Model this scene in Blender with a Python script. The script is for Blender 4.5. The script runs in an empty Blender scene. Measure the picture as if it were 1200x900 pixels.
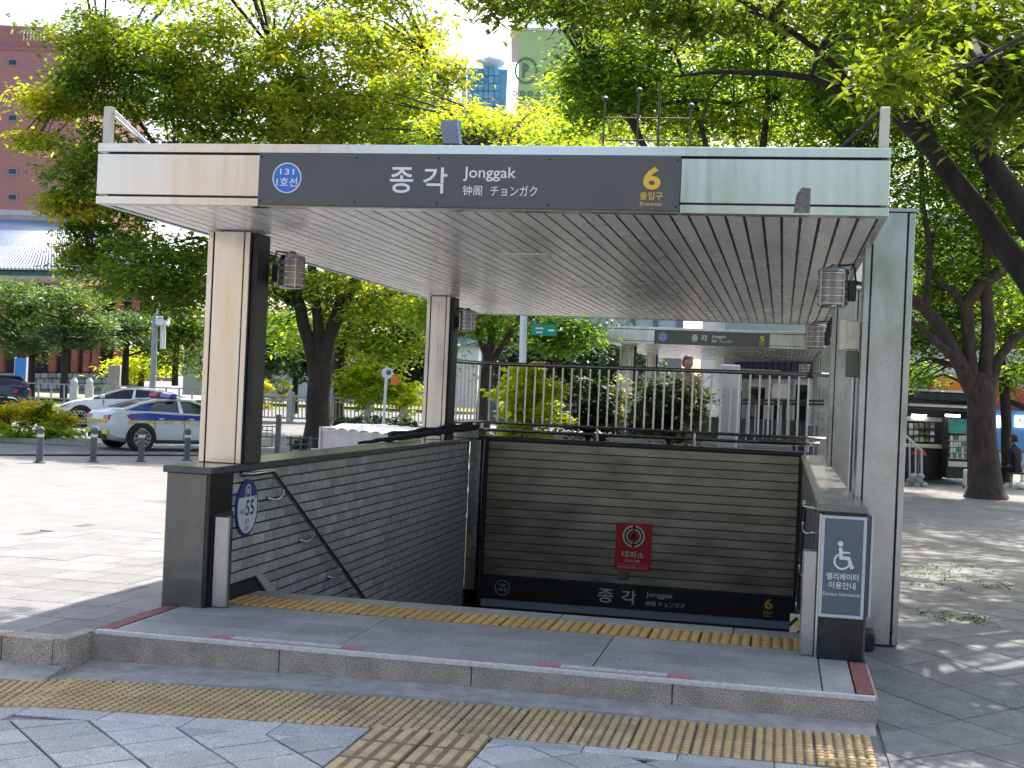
import bpy, bmesh, math, random
import numpy as np
from math import sin, cos, pi, radians, atan2, sqrt, degrees
from mathutils import Vector, Matrix
SC = bpy.context.scene
COL = SC.collection
RND = random.Random(7)
NR = np.random.RandomState(11)

# ------------------------------------------------------------------ camera
CX, CY, CZ = 4.2769, -8.7894, 1.6453
YAW, PITCH, ROLL, FPX = 0.2018, 0.0042, 0.0441, 1553.8
_f = np.array([-sin(YAW)*cos(PITCH), cos(YAW)*cos(PITCH), sin(PITCH)])
_r = np.array([cos(YAW), sin(YAW), 0.0])
_u = np.cross(_r, _f)
_R = cos(ROLL)*_r + sin(ROLL)*_u
_U = -sin(ROLL)*_r + cos(ROLL)*_u
CAMP = np.array([CX, CY, CZ])
cd = bpy.data.cameras.new('camera')
cam = bpy.data.objects.new('camera', cd)
COL.objects.link(cam)
cd.sensor_width = 36.0
cd.lens = FPX/1200.0*36.0
cd.clip_start = 0.1
cd.clip_end = 2000
M = Matrix(((_R[0], _U[0], -_f[0], CX), (_R[1], _U[1], -_f[1], CY), (_R[2], _U[2], -_f[2], CZ), (0, 0, 0, 1)))
cam.matrix_world = M
SC.camera = cam

def px(u, v, d):            # survey helper: point at depth d (m) seen at photo pixel u, v
    p = CAMP + d*(_f + _R*(u-600)/FPX - _U*(v-450)/FPX)
    return Vector((float(p[0]), float(p[1]), float(p[2])))
def pxz(u, v, z):
    r = _f + _R*(u-600)/FPX - _U*(v-450)/FPX
    p = CAMP + r*((z-CZ)/r[2])
    return Vector((float(p[0]), float(p[1]), float(p[2])))

# ------------------------------------------------------------------ light
SUN_EL, SUN_AZ = radians(53), radians(11)      # azimuth from +y towards +x
w = bpy.data.worlds.new('World'); SC.world = w
w.use_nodes = True
nt = w.node_tree
bg = nt.nodes['Background']
sky = nt.nodes.new('ShaderNodeTexSky')
sky.sky_type = 'NISHITA'; sky.sun_disc = False
sky.sun_elevation = SUN_EL; sky.sun_rotation = SUN_AZ
sky.air_density = 1.0; sky.dust_density = 3.5; sky.ozone_density = 0.5
nt.links.new(sky.outputs[0], bg.inputs[0])
bg.inputs[1].default_value = 0.15
sd = bpy.data.lights.new('sun', 'SUN'); sd.energy = 3.5; sd.angle = radians(0.5); sd.color = (1.0, 0.965, 0.91)
sun = bpy.data.objects.new('sun', sd); COL.objects.link(sun)
sdir = Vector((sin(SUN_AZ)*cos(SUN_EL), cos(SUN_AZ)*cos(SUN_EL), sin(SUN_EL)))
sun.rotation_euler = sdir.to_track_quat('Z', 'Y').to_euler()
sun.location = (0, 0, 40)
SC.view_settings.view_transform = 'Standard'
SC.view_settings.look = 'None'
SC.view_settings.exposure = 1.35
SC.view_settings.gamma = 1.0
SC.cycles.max_bounces = 7
SC.cycles.transparent_max_bounces = 6
SC.cycles.use_denoising = True

# ------------------------------------------------------------------ materials
def nodes_of(name):
    m = bpy.data.materials.new(name); m.use_nodes = True
    n = m.node_tree.nodes; l = m.node_tree.links
    return m, n, l, n['Principled BSDF']
def mat(name, col, rough=0.6, metal=0.0, var=0.25, scale=6.0, bump=0.0, bscale=60.0, piece=0.0, spec=0.5, rvar=0.0, detail=6.0, tint=None, speck=0.0, speckscale=350.0, stretch=None, coat=0.0):
    m, n, l, b = nodes_of(name)
    tc = n.new('ShaderNodeTexCoord')
    src = tc.outputs['Object']
    geo = n.new('ShaderNodeNewGeometry')
    src = geo.outputs['Position']
    if stretch:
        mp = n.new('ShaderNodeMapping'); mp.inputs['Scale'].default_value = stretch
        l.new(src, mp.inputs['Vector']); src = mp.outputs['Vector']
    nz = n.new('ShaderNodeTexNoise'); nz.inputs['Scale'].default_value = scale; nz.inputs['Detail'].default_value = detail
    nz.inputs['Roughness'].default_value = 0.65
    l.new(src, nz.inputs['Vector'])
    rp = n.new('ShaderNodeValToRGB')
    c = Vector(col)
    lo = c*(1-var); hi = c*(1+var)
    if tint: hi = Vector(tint)
    rp.color_ramp.elements[0].position = 0.3; rp.color_ramp.elements[1].position = 0.72
    rp.color_ramp.elements[0].color = (*lo, 1); rp.color_ramp.elements[1].color = (*hi, 1)
    l.new(nz.outputs['Fac'], rp.inputs['Fac'])
    out = rp.outputs['Color']
    if speck > 0:
        sn = n.new('ShaderNodeTexNoise'); sn.inputs['Scale'].default_value = speckscale; sn.inputs['Detail'].default_value = 2
        l.new(geo.outputs['Position'], sn.inputs['Vector'])
        mr = n.new('ShaderNodeMapRange'); mr.inputs['From Min'].default_value = 0.35; mr.inputs['From Max'].default_value = 0.65
        mr.inputs['To Min'].default_value = 1-speck; mr.inputs['To Max'].default_value = 1+speck
        l.new(sn.outputs['Fac'], mr.inputs['Value'])
        mx = n.new('ShaderNodeVectorMath'); mx.operation = 'SCALE'
        l.new(out, mx.inputs[0]); l.new(mr.outputs[0], mx.inputs['Scale']); out = mx.outputs[0]
    if piece > 0:
        oi = n.new('ShaderNodeObjectInfo')
        mr = n.new('ShaderNodeMapRange'); mr.inputs['To Min'].default_value = 1-piece; mr.inputs['To Max'].default_value = 1+piece
        l.new(oi.outputs['Random'], mr.inputs['Value'])
        mx = n.new('ShaderNodeVectorMath'); mx.operation = 'SCALE'
        l.new(out, mx.inputs[0]); l.new(mr.outputs[0], mx.inputs['Scale']); out = mx.outputs[0]
    l.new(out, b.inputs['Base Color'])
    b.inputs['Metallic'].default_value = metal
    b.inputs['Roughness'].default_value = rough
    b.inputs['Specular IOR Level'].default_value = spec
    b.inputs['Coat Weight'].default_value = coat
    if rvar > 0:
        mr = n.new('ShaderNodeMapRange'); mr.inputs['From Min'].default_value = 0.3; mr.inputs['From Max'].default_value = 0.7
        mr.inputs['To Min'].default_value = max(0.02, rough-rvar); mr.inputs['To Max'].default_value = rough+rvar
        l.new(nz.outputs['Fac'], mr.inputs['Value']); l.new(mr.outputs[0], b.inputs['Roughness'])
    if bump > 0:
        bn = n.new('ShaderNodeTexNoise'); bn.inputs['Scale'].default_value = bscale; bn.inputs['Detail'].default_value = 4
        l.new(src, bn.inputs['Vector'])
        bp = n.new('ShaderNodeBump'); bp.inputs['Strength'].default_value = bump; bp.inputs['Distance'].default_value = 0.02
        l.new(bn.outputs['Fac'], bp.inputs['Height']); l.new(bp.outputs['Normal'], b.inputs['Normal'])
    return m
def emit(name, col, s):
    m, n, l, b = nodes_of(name)
    b.inputs['Base Color'].default_value = (*col, 1)
    b.inputs['Emission Color'].default_value = (*col, 1); b.inputs['Emission Strength'].default_value = s
    return m
def leafmat(name, c0, c1, c2, trans=0.5, rough=0.5):
    m, n, l, b = nodes_of(name)
    at = n.new('ShaderNodeAttribute'); at.attribute_name = 'tint'
    rp = n.new('ShaderNodeValToRGB'); e = rp.color_ramp.elements
    e[0].position = 0.0; e[0].color = (*c0, 1); e[1].position = 1.0; e[1].color = (*c2, 1)
    k = e.new(0.5); k.color = (*c1, 1)
    l.new(at.outputs['Fac'], rp.inputs['Fac'])
    l.new(rp.outputs['Color'], b.inputs['Base Color']); b.inputs['Roughness'].default_value = rough
    b.inputs['Specular IOR Level'].default_value = 0.3
    tr = n.new('ShaderNodeBsdfTranslucent')
    gm = n.new('ShaderNodeMixRGB'); gm.blend_type = 'MULTIPLY'; gm.inputs['Fac'].default_value = 1.0
    gm.inputs['Color2'].default_value = (3.5, 3.2, 0.8, 1)
    l.new(rp.outputs['Color'], gm.inputs['Color1']); l.new(gm.outputs['Color'], tr.inputs['Color'])
    mx = n.new('ShaderNodeMixShader'); mx.inputs['Fac'].default_value = trans
    l.new(b.outputs[0], mx.inputs[1]); l.new(tr.outputs[0], mx.inputs[2])
    l.new(mx.outputs[0], n['Material Output'].inputs['Surface'])
    return m

MT = {}
def mk(k, *a, **kw): MT[k] = mat(k, *a, **kw)
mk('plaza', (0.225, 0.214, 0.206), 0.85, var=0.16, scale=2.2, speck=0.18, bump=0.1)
mk('plaza_dark', (0.20, 0.19, 0.18), 0.85, var=0.3, scale=1.5, speck=0.3, speckscale=60)  # darker plaza copy: tree shade at the right put into the colour
mk('asphalt', (0.17, 0.165, 0.16), 0.9, var=0.2, scale=2, speck=0.2)
mk('joint', (0.025, 0.025, 0.025), 0.95, var=0.4, scale=20)
mk('joint_pale', (0.12, 0.115, 0.11), 0.95, var=0.4, scale=20)
mk('tile_blue', (0.385, 0.385, 0.385), 0.8, var=0.16, scale=5, piece=0.20, speck=0.40, speckscale=130, bump=0.1, bscale=200)
mk('tile_left', (0.222, 0.215, 0.208), 0.82, var=0.18, scale=3, piece=0.12, speck=0.35, speckscale=130, bump=0.1, bscale=200)
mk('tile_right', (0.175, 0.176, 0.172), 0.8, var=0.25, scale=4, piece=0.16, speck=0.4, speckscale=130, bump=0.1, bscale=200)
mk('slab', (0.335, 0.315, 0.298), 0.7, var=0.24, scale=2.5, piece=0.10, speck=0.55, speckscale=120, bump=0.1, bscale=200)
mk('kerbstone', (0.37, 0.315, 0.255), 0.85, var=0.25, scale=6, piece=0.07, speck=0.6, speckscale=150, bump=0.25, bscale=120)
mk('mortar', (0.37, 0.335, 0.30), 0.9, var=0.3, scale=8, bump=0.4, bscale=30)
mk('tactile', (0.62, 0.40, 0.15), 0.75, var=0.22, scale=7, piece=0.12, speck=0.2, tint=(0.58, 0.42, 0.22), bump=0.2)
mk('tactile_grey', (0.46, 0.34, 0.185), 0.8, var=0.28, scale=6, piece=0.12, speck=0.2, bump=0.2)
mk('tactile_amber', (0.72, 0.38, 0.06), 0.6, var=0.25, scale=9, piece=0.1, speck=0.15, tint=(0.64, 0.44, 0.18))
mk('tactile_dirt', (0.20, 0.145, 0.085), 0.9, var=0.3, scale=9, speck=0.3)  # tile base darkened so shade between the bumps is in the colour
mk('amber_dirt', (0.36, 0.19, 0.05), 0.8, var=0.3, scale=9, speck=0.3)  # same painted shade for the base between amber bumps
mk('red_strip', (0.24, 0.085, 0.07), 0.8, var=0.4, scale=25, speck=0.3)
mk('white_worn', (0.62, 0.58, 0.55), 0.8, var=0.25, scale=25, speck=0.1)
mk('faded_pink', (0.50, 0.20, 0.20), 0.8, var=0.3, scale=30)
mk('faded_white', (0.56, 0.54, 0.53), 0.8, var=0.15, scale=30)
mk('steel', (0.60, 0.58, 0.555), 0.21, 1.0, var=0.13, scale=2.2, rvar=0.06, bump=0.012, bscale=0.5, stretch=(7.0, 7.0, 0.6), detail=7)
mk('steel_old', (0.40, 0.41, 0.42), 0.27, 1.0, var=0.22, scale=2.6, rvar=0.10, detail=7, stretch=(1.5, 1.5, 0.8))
mk('soffit', (0.86, 0.84, 0.815), 0.27, 0.32, var=0.10, scale=2.0, rvar=0.03, piece=0.07, detail=2, stretch=(1.0, 0.35, 1.0))
mk('chrome', (0.72, 0.71, 0.70), 0.14, 1.0, var=0.05)
mk('rail_steel', (0.36, 0.36, 0.36), 0.20, 1.0, var=0.15, scale=10)
mk('dark_metal', (0.035, 0.036, 0.038), 0.45, 0.4, var=0.3, scale=8)
mk('slat_steel', (0.235, 0.205, 0.165), 0.34, 0.8, var=0.40, scale=1.6, rvar=0.06, piece=0.10, detail=5, stretch=(1.0, 1.0, 2.5))
mk('sign_grey', (0.092, 0.088, 0.086), 0.42, var=0.08, scale=4)
mk('sign_black', (0.018, 0.018, 0.021), 0.35, var=0.2, scale=4)
mk('sign_blue', (0.045, 0.16, 0.52), 0.4, var=0.05)
mk('navy', (0.015, 0.03, 0.16), 0.4, var=0.1)
mk('sign_slate', (0.10, 0.125, 0.155), 0.25, var=0.1, scale=3)
mk('white', (0.75, 0.74, 0.73), 0.5, var=0.06)
mk('white_dim', (0.55, 0.56, 0.57), 0.5, var=0.08)
mk('yellow', (0.75, 0.48, 0.04), 0.5, var=0.08)
mk('red', (0.50, 0.012, 0.025), 0.45, var=0.1)
mk('black', (0.012, 0.012, 0.013), 0.5, var=0.3)
mk('cream', (0.70, 0.63, 0.48), 0.5, var=0.1)
mk('brick', (0.335, 0.335, 0.305), 0.5, var=0.22, scale=14, piece=0.22, bump=0.1, bscale=80)
mk('brick_pale', (0.30, 0.31, 0.27), 0.5, var=0.1, scale=14)
mk('granite_dark', (0.10, 0.10, 0.10), 0.12, var=0.3, scale=5, speck=0.5, speckscale=250)
mk('granite_cap', (0.085, 0.09, 0.095), 0.16, var=0.25, scale=4, speck=0.4, speckscale=250)
mk('granite_brown', (0.19, 0.175, 0.145), 0.22, var=0.3, scale=3, speck=0.5, speckscale=200)
mk('granite_polished', (0.105, 0.10, 0.085), 0.07, var=0.3, scale=3, speck=0.5, speckscale=160, spec=0.9)
mk('granite_black', (0.016, 0.017, 0.019), 0.25, var=0.5, scale=30, speck=0.5)
mk('lamp_glass', (0.28, 0.26, 0.24), 0.25, 0.3, var=0.3, scale=12)
mk('ivory_box', (0.62, 0.58, 0.46), 0.5, var=0.08)
mk('olive_box', (0.10, 0.11, 0.07), 0.5, var=0.2)
mk('patch', (0.18, 0.15, 0.14), 0.9, var=0.45, scale=40, bump=0.3)
mk('bark', (0.040, 0.030, 0.024), 0.95, var=0.5, scale=7, bump=1.0, bscale=14, stretch=(1, 1, 0.25))
mk('bark_red', (0.062, 0.042, 0.033), 0.95, var=0.5, scale=9, bump=1.0, bscale=18, stretch=(1, 1, 0.35))
mk('bollard', (0.10, 0.105, 0.115), 0.6, var=0.2, scale=10)
mk('car_white', (0.78, 0.77, 0.77), 0.25, var=0.03, coat=0.5)
mk('car_silver', (0.60, 0.61, 0.62), 0.25, var=0.03, coat=0.5)
mk('car_blue', (0.012, 0.035, 0.30), 0.3, var=0.05, coat=0.5)
mk('car_dark', (0.012, 0.014, 0.022), 0.2, var=0.1, coat=0.5)
mk('car_navy', (0.014, 0.022, 0.055), 0.2, var=0.1, coat=0.5)
mk('glass_dark', (0.012, 0.015, 0.022), 0.06, var=0.1)
mk('glass_pale', (0.30, 0.36, 0.40), 0.08, var=0.15, scale=1)
mk('rubber', (0.014, 0.014, 0.014), 0.8, var=0.2)
mk('rim', (0.30, 0.30, 0.31), 0.35, 0.9, var=0.1)
mk('tail_red', (0.45, 0.02, 0.02), 0.25, var=0.1)
mk('tail_orange', (0.75, 0.16, 0.03), 0.25, var=0.1)
mk('lime', (0.62, 0.68, 0.02), 0.4, var=0.05)
mk('checker', (0.70, 0.48, 0.03), 0.4, var=0.1)
mk('roof_tile', (0.20, 0.225, 0.27), 0.35, var=0.3, scale=2.5, speck=0.2, speckscale=8)
mk('roof_cap', (0.20, 0.25, 0.36), 0.4, var=0.2)
mk('ridge', (0.42, 0.41, 0.40), 0.8, var=0.15, scale=2)
mk('red_wood', (0.34, 0.085, 0.06), 0.6, var=0.2, scale=2)
mk('dark_wood', (0.05, 0.03, 0.028), 0.7, var=0.3)
mk('teal_wood', (0.05, 0.13, 0.13), 0.7, var=0.3)
mk('stone', (0.33, 0.32, 0.30), 0.9, var=0.25, scale=3, piece=0.18, bump=0.3, bscale=12)
mk('stone_warm', (0.50, 0.40, 0.26), 0.8, var=0.12, scale=1)
mk('stone_pale', (0.55, 0.51, 0.46), 0.9, var=0.12, scale=2)
mk('tower_brick', (0.36, 0.165, 0.15), 0.85, var=0.10, scale=30)
mk('tower_band', (0.30, 0.16, 0.14), 0.85, var=0.1)
mk('lawn', (0.17, 0.20, 0.04), 0.95, var=0.35, scale=5)
mk('blue_glass', (0.10, 0.29, 0.42), 0.15, var=0.25, scale=0.3, piece=0.2)  # paler blue, distance haze put into the glass colour
mk('green_clad', (0.36, 0.50, 0.22), 0.7, var=0.06, scale=0.5)
mk('green_mark', (0.12, 0.17, 0.11), 0.7, var=0.05)
mk('pale_clad', (0.58, 0.60, 0.62), 0.6, var=0.06)
mk('navy_tile', (0.06, 0.075, 0.13), 0.4, var=0.15, piece=0.2)
mk('orange', (0.85, 0.20, 0.02), 0.5, var=0.06)
mk('shop_blue', (0.10, 0.28, 0.52), 0.4, var=0.15, scale=2)
mk('shop_red', (0.42, 0.06, 0.04), 0.5, var=0.3, scale=8)
mk('pink', (0.75, 0.22, 0.30), 0.6, var=0.1)
mk('skin', (0.42, 0.22, 0.15), 0.6, var=0.06)
mk('hair_brown', (0.11, 0.045, 0.02), 0.6, var=0.3, scale=60)
mk('hair_black', (0.012, 0.011, 0.011), 0.5, var=0.3, scale=60)
mk('cloth_dark', (0.014, 0.014, 0.018), 0.9, var=0.3, scale=20)
mk('cloth_tan', (0.30, 0.20, 0.13), 0.9, var=0.2, scale=20)
mk('trolley', (0.52, 0.53, 0.54), 0.6, var=0.15, scale=10)
mk('umbrella_red', (0.42, 0.03, 0.03), 0.7, var=0.2)
mk('fridge_teal', (0.03, 0.26, 0.22), 0.35, var=0.4, scale=5)
mk('goods', (0.22, 0.20, 0.13), 0.6, var=0.6, scale=16)
mk('gate_grey', (0.075, 0.078, 0.085), 0.5, var=0.15)
mk('pole_white', (0.66, 0.68, 0.70), 0.45, var=0.08)
mk('pole_grey', (0.26, 0.27, 0.30), 0.5, var=0.12)
mk('pole_brown', (0.11, 0.095, 0.08), 0.5, var=0.15)
mk('box_pale', (0.46, 0.42, 0.40), 0.7, var=0.2, scale=3)
mk('fence_pale', (0.50, 0.48, 0.46), 0.6, var=0.1)
mk('road_sign_green', (0.0, 0.26, 0.18), 0.4, var=0.05)
mk('blue_panel', (0.03, 0.20, 0.55), 0.5, var=0.1)
MT['tube_light'] = emit('tube_light', (0.95, 1.0, 0.95), 6)
MT['screen'] = emit('screen', (0.70, 0.78, 1.0), 1.1)
MT['leaf_zelkova'] = leafmat('leaf_zelkova', (0.030, 0.068, 0.020), (0.085, 0.145, 0.028), (0.26, 0.26, 0.035), 0.56)
MT['leaf_right'] = leafmat('leaf_right', (0.022, 0.062, 0.016), (0.070, 0.140, 0.022), (0.23, 0.26, 0.030), 0.58)
MT['leaf_near'] = leafmat('leaf_near', (0.045, 0.075, 0.016), (0.085, 0.125, 0.025), (0.17, 0.21, 0.025), 0.55)
MT['needle'] = leafmat('needle', (0.025, 0.065, 0.028), (0.060, 0.115, 0.045), (0.14, 0.20, 0.06), 0.25)
MT['leaf_dark'] = leafmat('leaf_dark', (0.012, 0.035, 0.016), (0.022, 0.055, 0.022), (0.05, 0.09, 0.04), 0.25)
MT['leaf_lime'] = leafmat('leaf_lime', (0.085, 0.15, 0.010), (0.20, 0.28, 0.015), (0.40, 0.42, 0.03), 0.45)
MT['leaf_gold'] = leafmat('leaf_gold', (0.10, 0.15, 0.012), (0.28, 0.28, 0.015), (0.46, 0.38, 0.02), 0.4)
MT['leaf_pale'] = leafmat('leaf_pale', (0.02, 0.045, 0.02), (0.06, 0.09, 0.05), (0.40, 0.42, 0.30), 0.3)

# ------------------------------------------------------------------ builders
def tag(o, label=None, cat=None, group=None, kind=None):
    if label: o['label'] = label
    if cat: o['category'] = cat
    if group: o['group'] = group
    if kind: o['kind'] = kind
    return o
def thing(name, loc, label, cat, group=None, rotz=0.0):
    o = bpy.data.objects.new(name, None); COL.objects.link(o)
    o.empty_display_size = 0.2
    o.location = loc; o.rotation_euler = (0, 0, rotz)
    return tag(o, label, cat, group)
def inst(mesh, name, parent, loc, rotz=0.0, mt=None):
    """one piece sharing its mesh; loc in world axes, parent unrotated"""
    o = bpy.data.objects.new(name, mesh); COL.objects.link(o)
    if parent:
        o.parent = parent
        loc = Vector(loc) - wloc(parent)
    o.location = loc; o.rotation_euler = (0, 0, rotz)
    return o
def wloc(o):
    v = Vector(o.location)
    while o.parent:
        o = o.parent; v += Vector(o.location)
    return v
def copy_tree(o, loc=None, rotz=None, label=None):
    kids = {}
    allo = list(bpy.data.objects)
    for c in allo:
        if c.parent: kids.setdefault(c.parent, []).append(c)
    def rec(a, par):
        c = a.copy(); COL.objects.link(c)
        if par: c.parent = par
        for k in kids.get(a, []): rec(k, c)
        return c
    r = rec(o, None)
    if loc is not None: r.location = loc
    if rotz is not None: r.rotation_euler = (0, 0, rotz)
    if label: r['label'] = label
    return r

class MB:
    def __init__(s): s.v = []; s.f = []; s.m = []
    def add(s, vs, fs, mi=0):
        k = len(s.v); s.v += [tuple(map(float, p)) for p in vs]
        s.f += [tuple(i+k for i in f) for f in fs]; s.m += [mi]*len(fs)
        return s
    def box(s, x0, x1, y0, y1, z0, z1, mi=0, c=0.0):
        if c <= 0:
            vs = [(x, y, z) for z in (z0, z1) for y in (y0, y1) for x in (x0, x1)]
            return s.add(vs, [(0, 2, 3, 1), (4, 5, 7, 6), (0, 1, 5, 4), (2, 6, 7, 3), (0, 4, 6, 2), (1, 3, 7, 5)], mi)
        X = (x0, x1); Y = (y0, y1); Z = (z0, z1); vs = []; idx = {}
        for i in (0, 1):
            for j in (0, 1):
                for k in (0, 1):
                    sx, sy, sz = (1 if i == 0 else -1), (1 if j == 0 else -1), (1 if k == 0 else -1)
                    b = (X[i], Y[j], Z[k])
                    for a in range(3):
                        p = [b[0]+sx*c, b[1]+sy*c, b[2]+sz*c]; p[a] = b[a]
                        idx[(i, j, k, a)] = len(vs); vs.append(p)
        fs = []
        for a in range(3):
            o1, o2 = [q for q in range(3) if q != a]
            for sgn in (0, 1):
                q = []
                for (p1, p2) in ((0, 0), (1, 0), (1, 1), (0, 1)):
                    t = [0, 0, 0]; t[a] = sgn; t[o1] = p1; t[o2] = p2
                    q.append(idx[(t[0], t[1], t[2], a)])
                fs.append(tuple(q))
        for a in range(3):
            o1, o2 = [q for q in range(3) if q != a]
            for p1 in (0, 1):
                for p2 in (0, 1):
                    q = []
                    for t_, face in ((0, o1), (1, o1), (1, o2), (0, o2)):
                        t = [0, 0, 0]; t[a] = t_; t[o1] = p1; t[o2] = p2
                        q.append(idx[(t[0], t[1], t[2], face)])
                    fs.append(tuple(q))
        for i in (0, 1):
            for j in (0, 1):
                for k in (0, 1): fs.append(tuple(idx[(i, j, k, a)] for a in range(3)))
        return s.add(vs, fs, mi)
    def tube(s, pts, r, n=8, mi=0, caps=True):
        pts = [Vector(p) for p in pts]
        rs = r if isinstance(r, (list, tuple)) else [r]*len(pts)
        rings = []; up = None
        for i, p in enumerate(pts):
            if i == 0: t = pts[1]-p
            elif i == len(pts)-1: t = p-pts[i-1]
            else: t = (pts[i+1]-p).normalized()+(p-pts[i-1]).normalized()
            t.normalize()
            if up is None:
                up = Vector((0, 0, 1)) if abs(t.z) < 0.9 else Vector((1, 0, 0))
            a = t.cross(up)
            if a.length < 1e-4: a = t.cross(Vector((0, 1, 0)))
            a.normalize(); b = a.cross(t); up = b
            rings.append([p+rs[i]*(cos(2*pi*k/n)*a+sin(2*pi*k/n)*b) for k in range(n)])
        vs = [q for R in rings for q in R]; fs = []
        for i in range(len(pts)-1):
            for k in range(n):
                fs.append((i*n+k, i*n+(k+1) % n, (i+1)*n+(k+1) % n, (i+1)*n+k))
        if caps:
            fs.append(tuple(range(n))[::-1]); fs.append(tuple((len(pts)-1)*n+k for k in range(n)))
        return s.add(vs, fs, mi)
    def lathe(s, c, prof, n=16, mi=0):
        c = Vector(c); vs = []; fs = []
        for (r, z) in prof:
            for k in range(n): vs.append((c.x+r*cos(2*pi*k/n), c.y+r*sin(2*pi*k/n), c.z+z))
        for i in range(len(prof)-1):
            for k in range(n): fs.append((i*n+k, i*n+(k+1) % n, (i+1)*n+(k+1) % n, (i+1)*n+k))
        fs.append(tuple(range(n))[::-1]); fs.append(tuple((len(prof)-1)*n+k for k in range(n)))
        return s.add(vs, fs, mi)
    def prism(s, poly, z0, z1, inset=0.0, mi=0, zf=None):
        """poly in xy (ccw), zf(x,y) added to z"""
        n = len(poly); zf = zf or (lambda x, y: 0.0)
        cx = sum(p[0] for p in poly)/n; cy = sum(p[1] for p in poly)/n
        if inset > 0:
            top = []
            for p in poly:
                d = Vector((cx-p[0], cy-p[1])); L = max(d.length, 1e-6); d *= min(inset*1.4, L*0.5)/L
                top.append((p[0]+d.x, p[1]+d.y))
        vs = [(x, y, z0+zf(x, y)) for x, y in poly]
        if inset > 0:
            vs += [(x, y, z1-inset*0.8+zf(x, y)) for x, y in poly]
            vs += [(x, y, z1+zf(x, y)) for x, y in top]
            L = 3
        else:
            vs += [(x, y, z1+zf(x, y)) for x, y in poly]; L = 2
        fs = []
        for q in range(L-1):
            for i in range(n):
                j = (i+1) % n; fs.append((q*n+i, q*n+j, (q+1)*n+j, (q+1)*n+i))
        fs.append(tuple((L-1)*n+i for i in range(n)))
        return s.add(vs, fs, mi)
    def hull(s, a, b, mi=0):
        """two equal rings joined and capped"""
        n = len(a); vs = list(a)+list(b)
        fs = [(i, (i+1) % n, n+(i+1) % n, n+i) for i in range(n)]
        fs.append(tuple(range(n))[::-1]); fs.append(tuple(n+i for i in range(n)))
        return s.add(vs, fs, mi)
    def loft(s, rings, mi=0, closed=True, caps=True):
        n = len(rings[0]); vs = [p for R in rings for p in R]; fs = []
        for i in range(len(rings)-1):
            for k in range(n if closed else n-1):
                fs.append((i*n+k, i*n+(k+1) % n, (i+1)*n+(k+1) % n, (i+1)*n+k))
        if caps and closed:
            fs.append(tuple(range(n))[::-1]); fs.append(tuple((len(rings)-1)*n+k for k in range(n)))
        return s.add(vs, fs, mi)
    def mesh(s, name, mats, smooth=False, off=(0, 0, 0)):
        me = bpy.data.meshes.new(name)
        ox, oy, oz = off
        me.from_pydata([(x-ox, y-oy, z-oz) for x, y, z in s.v], [], s.f)
        if isinstance(mats, str): mats = [mats]
        for k in mats: me.materials.append(MT[k])
        if len(mats) > 1: me.polygons.foreach_set('material_index', s.m)
        bm = bmesh.new(); bm.from_mesh(me)
        bmesh.ops.recalc_face_normals(bm, faces=bm.faces); bm.to_mesh(me); bm.free()
        if smooth: smooth_by_angle(me)
        me.update(); return me
    def build(s, name, mats, parent=None, smooth=False, local=False):
        """vertices in world axes (or the parent's own frame when local); origin at the piece's centre"""
        a = np.array(s.v); c = (a.min(0)+a.max(0))/2
        c[2] = a[:, 2].min()
        me = s.mesh(name, mats, smooth, c)
        o = bpy.data.objects.new(name, me); COL.objects.link(o)
        loc = Vector(c.tolist())
        if parent:
            o.parent = parent
            if not local: loc = loc - wloc(parent)
        o.location = loc
        return o
def smooth_by_angle(me, ang=40):
    me.polygons.foreach_set('use_smooth', [True]*len(me.polygons))
    bm = bmesh.new(); bm.from_mesh(me)
    for e in bm.edges:
        if len(e.link_faces) == 2: e.smooth = e.calc_face_angle(3.0) < radians(ang)
        else: e.smooth = False
    bm.to_mesh(me); bm.free()

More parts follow.
